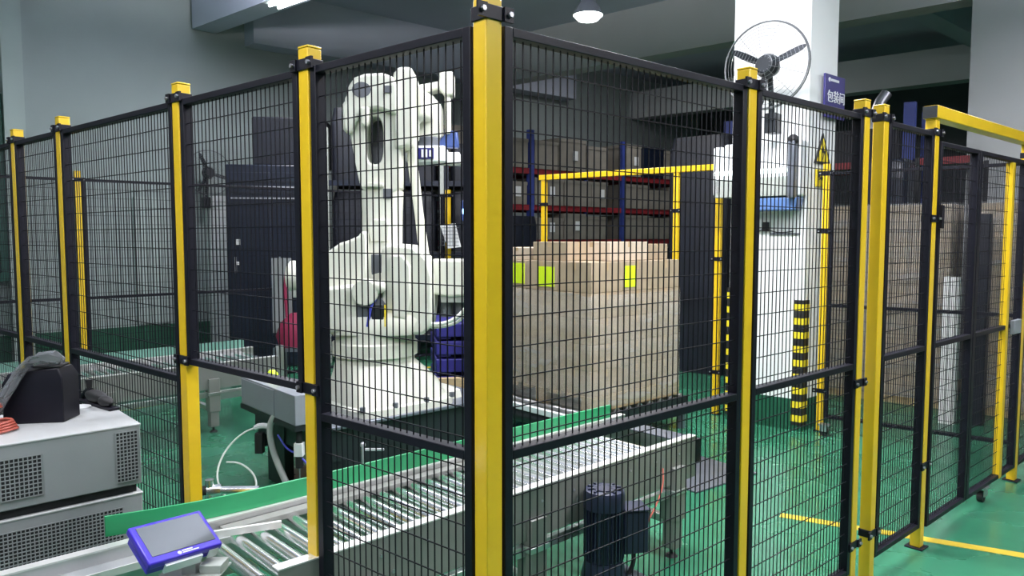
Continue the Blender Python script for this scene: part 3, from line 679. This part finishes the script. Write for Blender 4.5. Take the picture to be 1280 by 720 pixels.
# ================================================================ REAR CONVEYOR (left behind)
rc = thing('roller_conveyor', 'second roller conveyor far left behind the fence, ending beside the platform', 'conveyor', (-4.12, 4.70, 0), 43.5)
make_conveyor(rc, 0, 2.78, .50, .58, .09, .05, 2.7, legs=(.5, 1.40, 2.20), full=False)
link('guide_board', MB().box(.0, 2.7, .52, .53, .617, .69), 'teal', rc)
link('tie_beam', MB().box(2.2, 2.98, .0, .05, .27, .33), 'steel', rc)
link('end_post', MB().box(2.78, 2.83, -.02, .04, .36, .68), 'steel', rc)

# ================================================================ WRAPPED PALLET
PO = Vector((.600, 5.60, 0)); AP = AR
pc = thing('pallet_conveyor', 'low steel pallet conveyor under the wrapped cartons', 'conveyor', (PO.x, PO.y, 0), AP)
link('side_channel', MB().box(-.13, 1.2, -.04, .0, .16, .28), 'darkst', pc, bev=.003)  # dark tone puts the shadow under the load into the channels
link('side_channel', MB().box(-.13, 1.2, 1.14, 1.18, .16, .28), 'darkst', pc, bev=.003)
link('end_channel', MB().box(-.17, -.13, -.04, 1.3, .255, .30), 'unitw', pc, bev=.003)
link('end_roller', MB().cyl((-.12, -.03, .20), (-.12, 1.3, .20), .055, n=20), 'darkst', pc)
fr_ = None
for i in range(9):
    x = .03 + i*.14
    if fr_ is None: fr_ = link('roller', MB().cyl((0, .0, 0), (0, 1.14, 0), .04, n=16), 'steel', pc); fr_.location = (x, 0, .262)
    else: share('roller', fr_, pc, (x, 0, .262))
for x in (-.10, .5, 1.12):
    for y in (-.03, 1.12): link('leg', MB().box(x, x+.06, y, y+.05, 0, .17), 'plate', pc)
pp = thing('pallet', 'wooden pallet under the film-wrapped cartons', 'pallet', (PO.x, PO.y, .302), AP)
for i in range(7): link('board', MB().box(-.0, 1.12, .0+i*.168, .0+i*.168+.11, .10, .122), 'wood', pp)
for y in (0, .51, 1.02): link('stringer', MB().box(0, 1.12, y, y+.10, .0, .10), 'wood', pp)
cz = .425; ch = .20; cx_, cy_ = .362, .362
bc0 = None; GP = 'brown cartons under the stretch film'
def carton_parts(t, sx, sy, sz, m='card'):
    link('carton_body', MB().box(0, sx, 0, sy, 0, sz), m, t, bev=.004)
    b = MB(); b.box(sx*.46, sx*.54, -.0015, sy+.0015, sz-.0, sz+.0015); b.box(sx*.46, sx*.54, -.0015, 0, sz*.72, sz); b.box(-.0015, 0, sy*.46, sy*.54, sz*.72, sz)
    link('tape', b, 'tape', t)
def loc_on(o, x, y, z, a):
    r = Matrix.Rotation(rad(a), 3, 'Z') @ Vector((x, y, 0)); return (o.x + r.x, o.y + r.y, z)
c0 = None
POSN = {(0,0): 'near corner', (1,0): 'middle of right front', (2,0): 'right end', (0,1): 'middle of left front', (0,2): 'left end', (1,2): 'middle of left back', (2,1): 'middle of right back', (2,2): 'far corner'}
for lv in range(4):
    for i in range(3):
        for j in range(3):
            if i == 1 and j == 1: continue
            l = loc_on(PO, .012+i*.368, .012+j*.368, cz+lv*ch, AP)
            lab = 'film-wrapped brown carton, %s layer, %s of the big load' % (('lowest', 'second', 'third', 'fourth')[lv], POSN[(i, j)])
            if c0 is None:
                c0 = thing('carton', lab, 'carton', l, AP, GP); carton_parts(c0, .360, .360, .198); ck = children(c0)
            else: dup(c0, l, AP, lab, kids=ck)
# bare top layer, described one by one
zt = cz + 4*ch
tops = {(0,0): 'bare brown carton at the near corner of the big load, above the film', (1,0): 'bare carton on the right front of the big load with a lime label', (2,0): 'bare brown carton at the right end of the big load, top row',
        (0,1): 'bare carton on the left front of the big load with two lime labels', (0,2): 'bare carton at the left end of the big load, lime label', (1,1): 'bare carton in the middle of the top row, big load',
        (1,2): 'bare carton at the far left back of the big load', (2,1): 'bare carton at the right back of the big load', (2,2): 'bare carton at the far back corner of the big load'}
for (i, j), lab in tops.items():
    l = loc_on(PO, .012+i*.368, .012+j*.368, zt, AP)
    t = thing('carton', lab, 'carton', l, AP, 'bare cartons on top of the big load'); carton_parts(t, .362, .362, .235)
    if (i, j) == (1, 0): link('lime_label', MB().box(.02, .15, -.003, 0, .03, .20), 'lime', t)['label'] = 'bright lime label'
    if (i, j) == (0, 1):
        link('lime_label', MB().box(-.003, 0, .03, .22, .03, .19), 'lime', t)['label'] = 'bright lime label'
    if (i, j) == (0, 2): link('lime_label', MB().box(-.003, 0, -.005+.02, .17, .04, .21), 'lime', t)['label'] = 'bright lime label'
zt2 = zt + .238
for (x, y, sx, sy, sz, m, lab) in ((.05, .32, .31, .38, .15, 'card', 'brown carton lying alone on top of the big load, left of the gap'),
                                   (.30, .08, .47, .40, .15, 'cardl', 'pale carton lying on top of the big load, right of the gap'),
                                   (.82, .12, .27, .34, .13, 'card', 'brown carton at the right end on top of the big load'),
                                   (.06, .74, .34, .34, .10, 'cardl', 'low pale carton at the left end on top of the big load')):
    t = thing('carton', lab, 'carton', loc_on(PO, x, y, zt2, AP), AP, 'loose cartons on top of the big load'); carton_parts(t, sx, sy, sz, m)
# stretch film shell
b = MB(); loops = []
nn = 60
for iz, z in enumerate([.33, .42, .5, .6, .7, .8, .9, 1.0, 1.1, 1.18, 1.235]):
    lp = []
    for k in range(nn):
        x, y, _ = superloop(0, 0, 0, .585, .585, 14, nn)[k]
        jj = 1 + random.uniform(-.006, .006)
        tz = z + (.012*math.sin(k*.5)+.03*math.sin(k*2*PI/nn+.6) if iz == 10 else 0)
        lp.append(((x*jj)+.558, (y*jj)+.558, tz))
    loops.append(lp)
b.loft(loops, cap=False)
sf = thing('stretch_film', 'clear wrinkled stretch film wrapped round the big carton load', 'film', (PO.x, PO.y, 0), AP)
link('film', b, 'film', sf, ang=80)
fp = thing('floor_plate', 'dark grey metal plate on the green floor past the conveyor end', 'plate', (1.19, 4.70, 0), 37)
link('plate', MB().box(0, .66, 0, .62, 0, .012), 'plate', fp, bev=.003)

# ================================================================ LEFT BACK: navy cabinet and racks
def front(name, label, cat, x0, x1, y, z0, z1, d, m, rot=0, grp=None, bev=.02):
    t = thing(name, label, cat, (x0, y, z0), rot, grp); link('body', MB().box(0, x1-x0, 0, d, 0, z1-z0), m, t, bev=bev); return t
nc = front('machine_cabinet', 'big dark navy machine cabinet left of the robot, by the wall fan', 'cabinet', -3.56, -2.45, 9.3, 0, 2.55, .9, 'navyc', 8)
for k in range(2):
    dn = link('door', MB().box(.03+k*.53, .54+k*.53, -.02, 0, .25, 2.45), 'navyc', nc, bev=.004)
    link('door_handle', MB().box(.10+k*.53, .12+k*.53, -.05, -.02, 1.2, 1.4), 'bolt', dn)
for k in range(5): link('reflection_slat', MB().box(.06, 1.05, -.03, -.02, 2.05+k*.07, 2.07+k*.07), 'bolt' if k % 2 else 'navy', nc)  # bright slats stand for white reflections across the cabinet front
b = MB(); b.box(.12, .17, -.03, -.02, 1.55, 1.62); b.box(.12, .16, -.03, -.02, 1.30, 1.34); link('indicator', b, 'paper', nc)
def rack(name, label, origin, rot, bays, blen, depth, levels, top, mu, mbm, uw=.09, beamh=.10):
    t = thing(name, label, 'rack', origin, rot)
    for i in range(bays+1):
        for y in (0, depth): link('upright', MB().box(i*blen-uw/2, i*blen+uw/2, y-.04, y+.04, 0, top), mu, t)
    for z in levels:
        for i in range(bays):
            for y in (0, depth): link('beam', MB().box(i*blen+uw/2, (i+1)*blen-uw/2, y-.025, y+.025, z-beamh, z), mbm, t)
            link('shelf', MB().box(i*blen+uw/2, (i+1)*blen-uw/2, .03, depth-.03, z-.03, z), 'cardd', t)
    return t
rk = rack('storage_rack', 'grey storage rack full of navy covered goods behind the robot', (-2.40, 9.7, 0), 5, 1, 1.48, .8, (.35, 1.45, 2.38), 3.05, 'unitg', 'navyc', .06, .07)
rk2 = rack('storage_rack', 'short grey storage rack bay just left of the corner post', (-.86, 9.84, 0), 5, 1, .80, .8, (.35, 1.45, 2.38), 3.05, 'navyc', 'navyc', .06, .07)
GL = 'navy covered goods behind the robot'
k = 0
for i, (x0, x1) in enumerate(((.05, 1.42), (1.60, 2.28))):
    for z0, h in ((.35, .98), (1.45, .80), (2.38, .95 if i == 0 else .50)):
        l = Matrix.Rotation(rad(5), 3, 'Z') @ Vector((x0, .06, 0))
        t = thing('covered_load', ['left', 'right'][i] + ' bay navy tarpaulin-covered load on the ' + {.35: 'bottom', 1.45: 'middle', 2.38: 'top'}[z0] + ' shelf of the grey rack', 'load', (-2.40+l.x, 9.7+l.y, z0), 5, GL)
        link('cover', MB().loft([superloop((x1-x0)/2, .35, 0, (x1-x0)/2, .34, 12), superloop((x1-x0)/2, .35, h*.8, (x1-x0)/2, .34, 12), superloop((x1-x0)/2, .35, h, (x1-x0)/2*.96, .31, 9)]), 'navy', t)
front('crate', 'large dark navy crate stacked high, left of the robot head', 'crate', -3.32, -2.42, 9.6, 2.56, 3.18, .7, 'navy', 5)
hb = thing('wire_basket', 'small pale mesh basket hanging right of the robot arm', 'basket', (-.92, 9.52, 1.50), 5)
link('liner', MB().prism([(0, .30), (.20, .32), (.27, .02), (.10, .0)], 0, .02), 'paper', hb)
b = MB()
for i in range(6): b.box(.02+.035*i, .024+.035*i, -.012, -.004, .03, .30)
for i in range(6): b.box(.03, .24, -.012, -.004, .04+.045*i, .045+.045*i)
link('basket_wire', b, 'robotd', hb, kind='stuff')
bl = thing('work_lamp', 'small bright blue-white lamp on a blue bracket behind the robot', 'lamp', (-.60, 9.45, 1.95))
link('bracket', MB().box(-.05, .08, 0, .05, -.10, .16), 'blued', bl, bev=.01); link('lamp_lens', MB().cyl((.02, -.03, .02), (.02, 0, .02), .05, n=18), 'bled', bl)
link('bracket_arm', MB().box(-.02, .02, .05, .2, .0, .04), 'unitb', bl)
# navy pallets, board and box behind the robot on the floor
sk = thing('plastic_pallet_stack', 'stack of navy plastic pallets on the floor right behind the robot', 'pallet stack', (-.72, 7.0, 0), 10)
for i in range(5):
    t_ = link('pallet_layer', MB().box(0, .95, 0, .8, .02+i*.17, .15+i*.17), 'violet', sk, bev=.01)
    link('foot_block', MB().box(.02, .14, .02, .14, i*.17, .02+i*.17).box(.42, .54, .02, .14, i*.17, .02+i*.17).box(.81, .93, .02, .14, i*.17, .02+i*.17).box(.02, .93, .66, .78, i*.17, .02+i*.17), 'violet', t_)
t = thing('wood_board', 'pale wooden board leaning low in front of the navy pallets', 'board', (-.90, 6.35, 0), 12)
link('board', MB().box(0, .85, 0, .06, 0, .42), 'wood', t, bev=.004)
rbg = thing('crimson_bag', 'crimson cloth bag on the left behind the robot', 'bag', (-2.42, 7.9, 0))
link('bag_body', MB().loft([superloop(.1, 0, .48, .16, .12, 2.5), superloop(.1, 0, .60, .20, .14, 2.2), superloop(.12, 0, .74, .17, .12, 2), superloop(.12, 0, .84, .06, .05, 2)]), 'pink', rbg)
link('bag_strap', MB().tube([(.02, 0, .8), (.0, 0, 1.1), (.03, 0, 1.35), (.12, 0, 1.38), (.14, 0, 1.1), (.16, 0, .8)], .018, sm=2), 'pink', rbg)
link('trolley_frame', MB().box(-.1, .35, -.12, .12, .44, .48).box(-.1, -.06, -.12, -.08, 0, .44).box(.31, .35, -.12, -.08, 0, .44).box(-.1, -.06, .08, .12, 0, .44).box(.31, .35, .08, .12, 0, .44), 'plate', rbg)
ws = thing('notice_stand', 'pale grey sheet on a stand behind the crimson bag', 'stand', (-2.62, 8.1, 0)); link('sheet', MB().box(0, .22, 0, .03, .6, 1.42), 'grey', ws); link('stand', MB().box(.09, .13, .03, .07, 0, 1.4), 'plate', ws)
# wall fan at the back left
def wall_fan(label, hub, R, back, blades, drop, heavy=1.):
    t = thing('wall_fan', label, 'fan', hub)
    b = MB()
    rot = Matrix.Rotation(rad(back), 4, 'Z')
    for rr, y in ((R, 0), (R*.985, -.02)):
        b.tube([rot @ Vector((rr*math.cos(2*PI*i/40), y, rr*math.sin(2*PI*i/40))) for i in range(41)], .006*heavy, n=6)
    for k in range(9):
        rr = R*(.22 + .085*k); y = -.075*(1-(rr/R)**2)-.01
        b.tube([rot @ Vector((rr*math.cos(2*PI*i/32), y, rr*math.sin(2*PI*i/32))) for i in range(33)], .0018*heavy, n=4)
    for k in range(12):
        a = 2*PI*k/12+.2
        b.tube([rot @ Vector((R*q*math.cos(a), -.075*(1-q*q)-.01, R*q*math.sin(a))) for q in (.15, .5, .8, 1)], .0017*heavy, n=4)
    link('guard', b, 'fanw', t, kind='stuff')
    b = MB(); b.cyl(rot @ Vector((0, -.06, 0)), rot @ Vector((0, .02, 0)), R*.20, R*.29, n=24); b.cyl(rot @ Vector((0, .02, 0)), rot @ Vector((0, .14, 0)), R*.29, R*.18, n=24); link('motor_hub', b, 'fan', t, bev=.01)
    for a in blades:
        b = MB(); A = rad(a); L = []
        for q, wd, pitch in ((.15, .035, .5), (.35, .060, .45), (.6, .065, .35), (.85, .050, .25), (.95, .02, .2)):
            c_ = Vector((R*q*math.cos(A), 0, R*q*math.sin(A))); u = Vector((-math.sin(A), 0, math.cos(A)))*math.cos(pitch) + Vector((0, 1, 0))*math.sin(pitch)
            nrm = Vector((-math.sin(A), 0, math.cos(A)))*math.sin(pitch)*-.004 + Vector((0, 1, 0))*.003
            ww = wd*.8*R/.33
            L.append([tuple(rot @ (c_-u*ww*.55-nrm)), tuple(rot @ (c_+u*ww*.55-nrm)), tuple(rot @ (c_+u*ww*.55+nrm)), tuple(rot @ (c_-u*ww*.55+nrm))])
        b.loft(L); link('blade', b, 'fan', t)
    b = MB(); b.tube([rot @ Vector((0, .08, -R*.15)), rot @ Vector((0, .10, -R*.5)), rot @ Vector((0, .14, -drop*.8)), rot @ Vector((0, .14, -drop))], .022*R/.33, n=10, sm=1)
    b.box(-.045, .045, .10, .24, -drop-.10, -drop+.06, rot); link('bracket_arm', b, 'fan', t, bev=.004)
    return t
wall_fan('black wall fan with round wire guard high on the white column', (2.035, 6.06, 3.02), .345, -40, (152, 20, 262), .42)
wall_fan('distant black wall fan on the left wall beside the navy cabinet', (-4.33, 10.72, 2.56), .32, 40, (115, 240, 345), .40)
# white unit and signs on the column
cu = thing('wall_unit', 'white wall-mounted electric unit with a lit tube on the front of the column', 'wall unit', (K.x, K.y, 1.99), AL-180)
link('casing', MB().prism([(0, .0), (.0, .42), (-.0, .46), (-.66, .46), (-.66, .0)], -.16, .0).box(-.745, -.66, -.20, .10, .02, .44), 'unitw', cu, bev=.015)
link('front_panel', MB().box(-.735, -.02, -.20, -.165, .0, .16), 'unitg', cu, bev=.006)
link('light_tube', MB().cyl((-.73, -.195, .21), (-.10, -.195, .21), .020, n=12), 'tubes', cu)
link('lower_lip', MB().prism([(-.52, -.12), (-.03, -.12), (-.01, -.01), (-.54, -.01)], -.19, -.02), 'unitb', cu, bev=.012)
link('side_bar', MB().box(-.075, -.02, -.25, -.17, -.02, .44), 'plate', cu, bev=.006); link('side_bar_cap', MB().ball((-.048, -.21, .45), .045), 'rubber', cu)
ss = thing('switch', 'small black switch with a wire on the column below the white unit', 'switch', (K.x, K.y, 1.70), AL-180)
link('switch_body', MB().box(-.36, -.31, -.03, 0, 0, .08), 'rubber', ss, bev=.004); link('wire', MB().tube([(-.31, -.01, .01), (-.22, -.01, -.015), (-.10, -.01, -.0)], .004, n=6, sm=1).tube([(-.36, -.01, .02), (-.42, -.01, -.01), (-.46, -.01, .05)], .004, n=6, sm=1), 'rubber', ss)
link('rail', MB().box(-.30, -.05, -.012, 0, -.03, -.015), 'plate', ss)
def text(body, size, parent, loc, rot, m, name='lettering', ext=.002, al='CENTER'):
    c = bpy.data.curves.new(name, 'FONT'); c.body = body; c.size = size; c.extrude = ext; c.align_x = al; c.align_y = 'CENTER'; c.materials.append(M[m])
    tmp = bpy.data.objects.new('t', c); C.objects.link(tmp); bpy.context.view_layer.update()
    me = bpy.data.meshes.new_from_object(tmp.evaluated_get(bpy.context.evaluated_depsgraph_get())); bpy.data.objects.remove(tmp)
    if not me.materials: me.materials.append(M[m])
    o = bpy.data.objects.new(name, me); C.objects.link(o); o.parent = parent; o.location = loc; o.rotation_euler = rot; return o
sg = thing('hanging_sign', 'indigo sign with white Chinese lettering on the right face of the column', 'sign', (2.60, 6.345, 2.66), AR)
link('sign_board', MB().box(0, .36, -.03, -.012, 0, .36), 'signb', sg, bev=.003)
text('包装间', .108, sg, (.195, -.033, .17), (PI/2, 0, 0), 'signw'); text('Packing Room', .036, sg, (.18, -.033, .055), (PI/2, 0, 0), 'signw')
link('logo', MB().cyl((.07, -.030, .315), (.07, -.034, .315), .018, n=18).box(.10, .24, -.034, -.030, .305, .325), 'signw', sg)['label'] = 'small white round logo beside an illegible name'
ws_ = thing('warning_sign', 'yellow triangular electric shock warning sign on the column', 'sign', (K.x, K.y, 2.13), AR)
tri = [(.10, .14), (.38, .14), (.24, .40)]; tin = [(.135, .16), (.345, .16), (.24, .355)]
link('sign_plate', MB().prism(tri, -.012, 0), 'stripek', ws_); link('sign_face', MB().prism(tin, -.015, -.012), 'stripey', ws_)
link('bolt_symbol', MB().prism([(.245, .30), (.215, .235), (.243, .235), (.228, .175), (.268, .25), (.240, .25)], -.018, -.015), 'stripek', ws_)
link('caption_plate', MB().box(.13, .35, -.012, 0, -.05, .09), 'stripey', ws_)
text('当心触电', .042, ws_, (.24, -.014, .02), (PI/2, 0, 0), 'stripek')

# ================================================================ RACK with red beams, cartons
RO = Vector((.30, 12.25, 0))
RO = RO - Rv*2.3
bk = rack('pallet_rack', 'blue and red pallet rack full of grey cartons behind the wrapped pallet', RO, AR, 4, 2.3, .95, (.45, 1.02, 1.60, 2.17, 2.76), 3.38, 'blue', 'red', .10, .09)
random.seed(3)
cc = {}; n_ = 0
ORD = ('first', 'second', 'third', 'fourth', 'fifth', 'sixth')
LV = ('lowest', 'second', 'third', 'fourth', 'top')
for li, z in enumerate((.45, 1.02, 1.60, 2.17, 2.76)):
    x = .09; lastb = -1; k_ = 0
    while x < 9.0:
        wd = random.choice((.42, .52, .66)); hh = min(.44, random.choice((.36, .40, .44))) if li < 4 else random.choice((.46, .54, .58))
        b0 = int(x/2.3); 
        if x + wd > (b0+1)*2.3 - .06: x = (b0+1)*2.3 + .07; continue
        m = random.choice(('cardd', 'cardd', 'cardd', 'navyc'))
        key = (wd, hh, m)
        l = loc_on(RO, x, -.04, z, AR)
        if b0 != lastb: k_ = 0; lastb = b0
        lab = '%s storage carton from the left, %s shelf, %s bay of the red-beamed rack' % (ORD[k_], LV[li], ('far left', 'left', 'middle', 'right')[b0]); k_ += 1
        if key not in cc:
            t = thing('storage_carton', lab, 'carton', l, AR, 'storage cartons on the red and blue rack')
            link('carton_body', MB().box(0, wd, 0, .6, 0, hh), m, t, bev=.005); link('carton_lid', MB().box(-.006, wd+.006, -.006, .606, hh-.05, hh+.004), m, t)
            cc[key] = (t, children(t))
        else: t = dup(cc[key][0], l, AR, lab, cc[key][1])
        if random.random() < .28:
            link('paper_label', MB().box(wd*.5, wd*.5+.12, -.010, -.007, hh*.35, hh*.35+.16), 'paper', t);
        x += wd + random.choice((.01, .03, .08)); n_ += 1
# low red/dark loads filling near the racks
def cover(name, label, cx, cy, rx, ry, z1, rot, m='navy', z0=0.):
    t = thing(name, label, 'covered load', (cx, cy, z0), rot)
    h = z1-z0
    link('cover', MB().loft([superloop(0, 0, 0, rx, ry, 9), superloop(0, 0, h*.5, rx*.985, ry*.985, 9), superloop(0, 0, h*.93, rx, ry, 9), superloop(0, 0, h, rx*.93, ry*.93, 7)]), m, t); return t
cover('covered_stack', 'tall dark navy covered stack between the slim yellow post and the white column', 2.44, 9.25, .38, .38, 2.85, AL)
cover('covered_stack', 'dark navy covered stack left of the blue rack upright', .0, 11.05, .28, .28, 1.95, AR)
# ================================================================ RIGHT BACK: wrapped carton stacks
S0 = Vector((3.30, 7.75, 0)); AS = AL-180
sc0 = {}
def carton_stack(o, lab, n, cz_, lv, top_cov=True):
    p = thing('pallet', 'wooden pallet under the ' + lab, 'pallet', (o.x, o.y, 0), AS)
    for i in range(3): link('stringer', MB().box(0, 1.12, i*.5, i*.5+.1, 0, .11), 'wood', p)
    link('deck', MB().box(0, 1.12, 0, 1.1, .11, .13), 'wood', p)
    for k in range(lv):
        for i in range(3):
            l = loc_on(o, .005+i*.372, .0, .131+k*cz_, AS)
            key = cz_
            L_ = '%s carton, %s layer, %s' % (('left', 'middle', 'right')[i], ('lowest', 'second', 'third', 'fourth', 'fifth', 'sixth', 'seventh')[k], lab)
            if key not in sc0:
                t = thing('carton', L_, 'carton', l, AS, 'cartons of the ' + lab); carton_parts(t, .366, .55, cz_-.004); sc0[key] = (t, children(t))
            else:
                t = dup(sc0[key][0], l, AS, L_, sc0[key][1]); t['group'] = 'cartons of the ' + lab
    f = thing('stretch_film', 'dull stretch film round the ' + lab, 'film', (o.x, o.y, 0), AS)
    lp = [superloop(.56, .56, z, .59, .60, 14, 40) for z in (.08, .6, 1.2, .14 + lv*cz_)]
    link('film', MB().loft(lp, cap=False), 'filmd', f)
carton_stack(S0, 'left wrapped carton stack beyond the far panel', 0, .262, 7)
carton_stack(S0 + -Lv*1.28, 'second wrapped carton stack beyond the far panel', 0, .262, 7)
carton_stack(S0 + -Lv*2.56 + Rv*.1, 'third wrapped carton stack behind the gate', 0, .262, 6)
carton_stack(S0 + -Lv*3.84 + Rv*.1, 'fourth wrapped carton stack at the right picture edge', 0, .262, 6)
RR = Vector((2.93, 10.15, 0))
rr_ = rack('pallet_rack', 'blue and red pallet rack behind the wrapped carton stacks on the right', RR, AL-180, 1, 2.2, .9, (2.55,), 3.2, 'blue', 'red', .12, .08)
rs_ = rack('pallet_rack', 'short rack bay tight against the far grey column on the right', RR - Lv*2.3, AL-180, 1, .55, .9, (2.55,), 2.56, 'darkst', 'red', .05, .08)
for i, (x0, x1, h) in enumerate(((.12, 1.0, .45), (1.1, 2.08, .40))):
    l = loc_on(RR, x0, .05, 2.55, AL-180)
    t = thing('covered_load', ('left', 'right')[i] + ' dark load on the upper beams of the right-hand rack', 'load', l, AL-180, 'dark loads on the right rack')
    link('cover', MB().loft([superloop((x1-x0)/2, .4, 0, (x1-x0)/2, .38, 10), superloop((x1-x0)/2, .4, h, (x1-x0)/2*.97, .36, 8)]), 'navy', t)
cover('covered_drum', 'dark blue covered drum on the carton stacks under the red beam', 3.95, 7.95, .26, .22, 2.45, AL, 'navyc', 1.97)
t = cover('white_bag', 'tall white bag standing before the carton stacks, seen through the gate', 3.88, 6.54, .065, .07, 1.30, AL, 'paper'); t['category'] = 'bag'
cover('covered_stack', 'dark narrow covered stack seen through the gate', 4.10, 6.50, .07, .08, 1.85, AL, 'navy')
hz = thing('duct_pipe', 'short silvery flexible duct in the dark above the right-hand rack', 'duct', (4.6, 9.6, 3.15))
b = MB(); b.tube([(-.05, 0, -.35), (.0, 0, -.1), (.06, 0, .18), (.16, 0, .32)], .07, n=12, sm=1); link('duct', b, 'bolt', hz)

# ================================================================ LAMPS
for (x, y, z, r, ln, wd, pw, where) in BATTENS:
    t = thing('ceiling_lamp', 'long white ceiling lamp ' + where, 'lamp', (x, y, z), r, 'long ceiling lamps')
    link('lamp_housing', MB().prism([(-wd/2, .0), (-wd*.3, .07), (wd*.3, .07), (wd/2, .0)], -ln/2, ln/2, Matrix.Rotation(PI/2, 4, 'Z')), 'unitw', t)
    for yy in (-wd*.2, wd*.2): link('lamp_tube', MB().cyl((-ln/2+.03, yy, -.02), (ln/2-.03, yy, -.02), .018, n=10), 'tube', t)
    link('hanger', MB().cyl((-ln*.35, 0, .07), (-ln*.35, 0, 5.3-z), .006, n=6), 'bolt', t)
    link('hanger', MB().cyl((ln*.35, 0, .07), (ln*.35, 0, 5.3-z), .006, n=6), 'bolt', t)
    ld = bpy.data.lights.new('lamp_light', 'AREA'); ld.shape = 'RECTANGLE'; ld.size = ln; ld.size_y = wd; ld.energy = pw; ld.color = LIGHT
    lo = bpy.data.objects.new('lamp_light', ld); C.objects.link(lo); lo.parent = t; lo.location = (0, 0, -.05)
    ld = ld.copy(); ld.energy = pw*(1.5 if z < 5 else .05); lo = bpy.data.objects.new('added_uplight', ld); C.objects.link(lo); lo.parent = t; lo.location = (0, 0, .09); lo.rotation_euler = (PI, 0, 0)  # extra upward light added to brighten ceiling and upper walls
M['shade'] = mat('dark_lamp_shade', (.10, .11, .13), .5)
bay = thing('bay_lamp', 'round high-bay lamp glowing above the top rail right of the corner post', 'lamp', (.749, 7.5, 3.838))
link('lamp_shade', MB().lathe([(.155, -.01), (.15, .0), (.10, .09), (.06, .14), (.055, .22), (.0505, .24)], n=32), 'shade', bay)
link('lamp_lens', MB().lathe([(.02, -.075), (.10, -.055), (.150, -.005), (.145, .0)], n=32), 'tube', bay)
link('hanger', MB().cyl((0, 0, .24), (0, 0, 5.3-3.838), .008, n=8), 'bolt', bay)
ld = bpy.data.lights.new('bay_light', 'AREA'); ld.shape = 'DISK'; ld.size = .28; ld.energy = 70; ld.color = LIGHT
lo = bpy.data.objects.new('bay_light', ld); C.objects.link(lo); lo.parent = bay; lo.location = (0, 0, -.09)
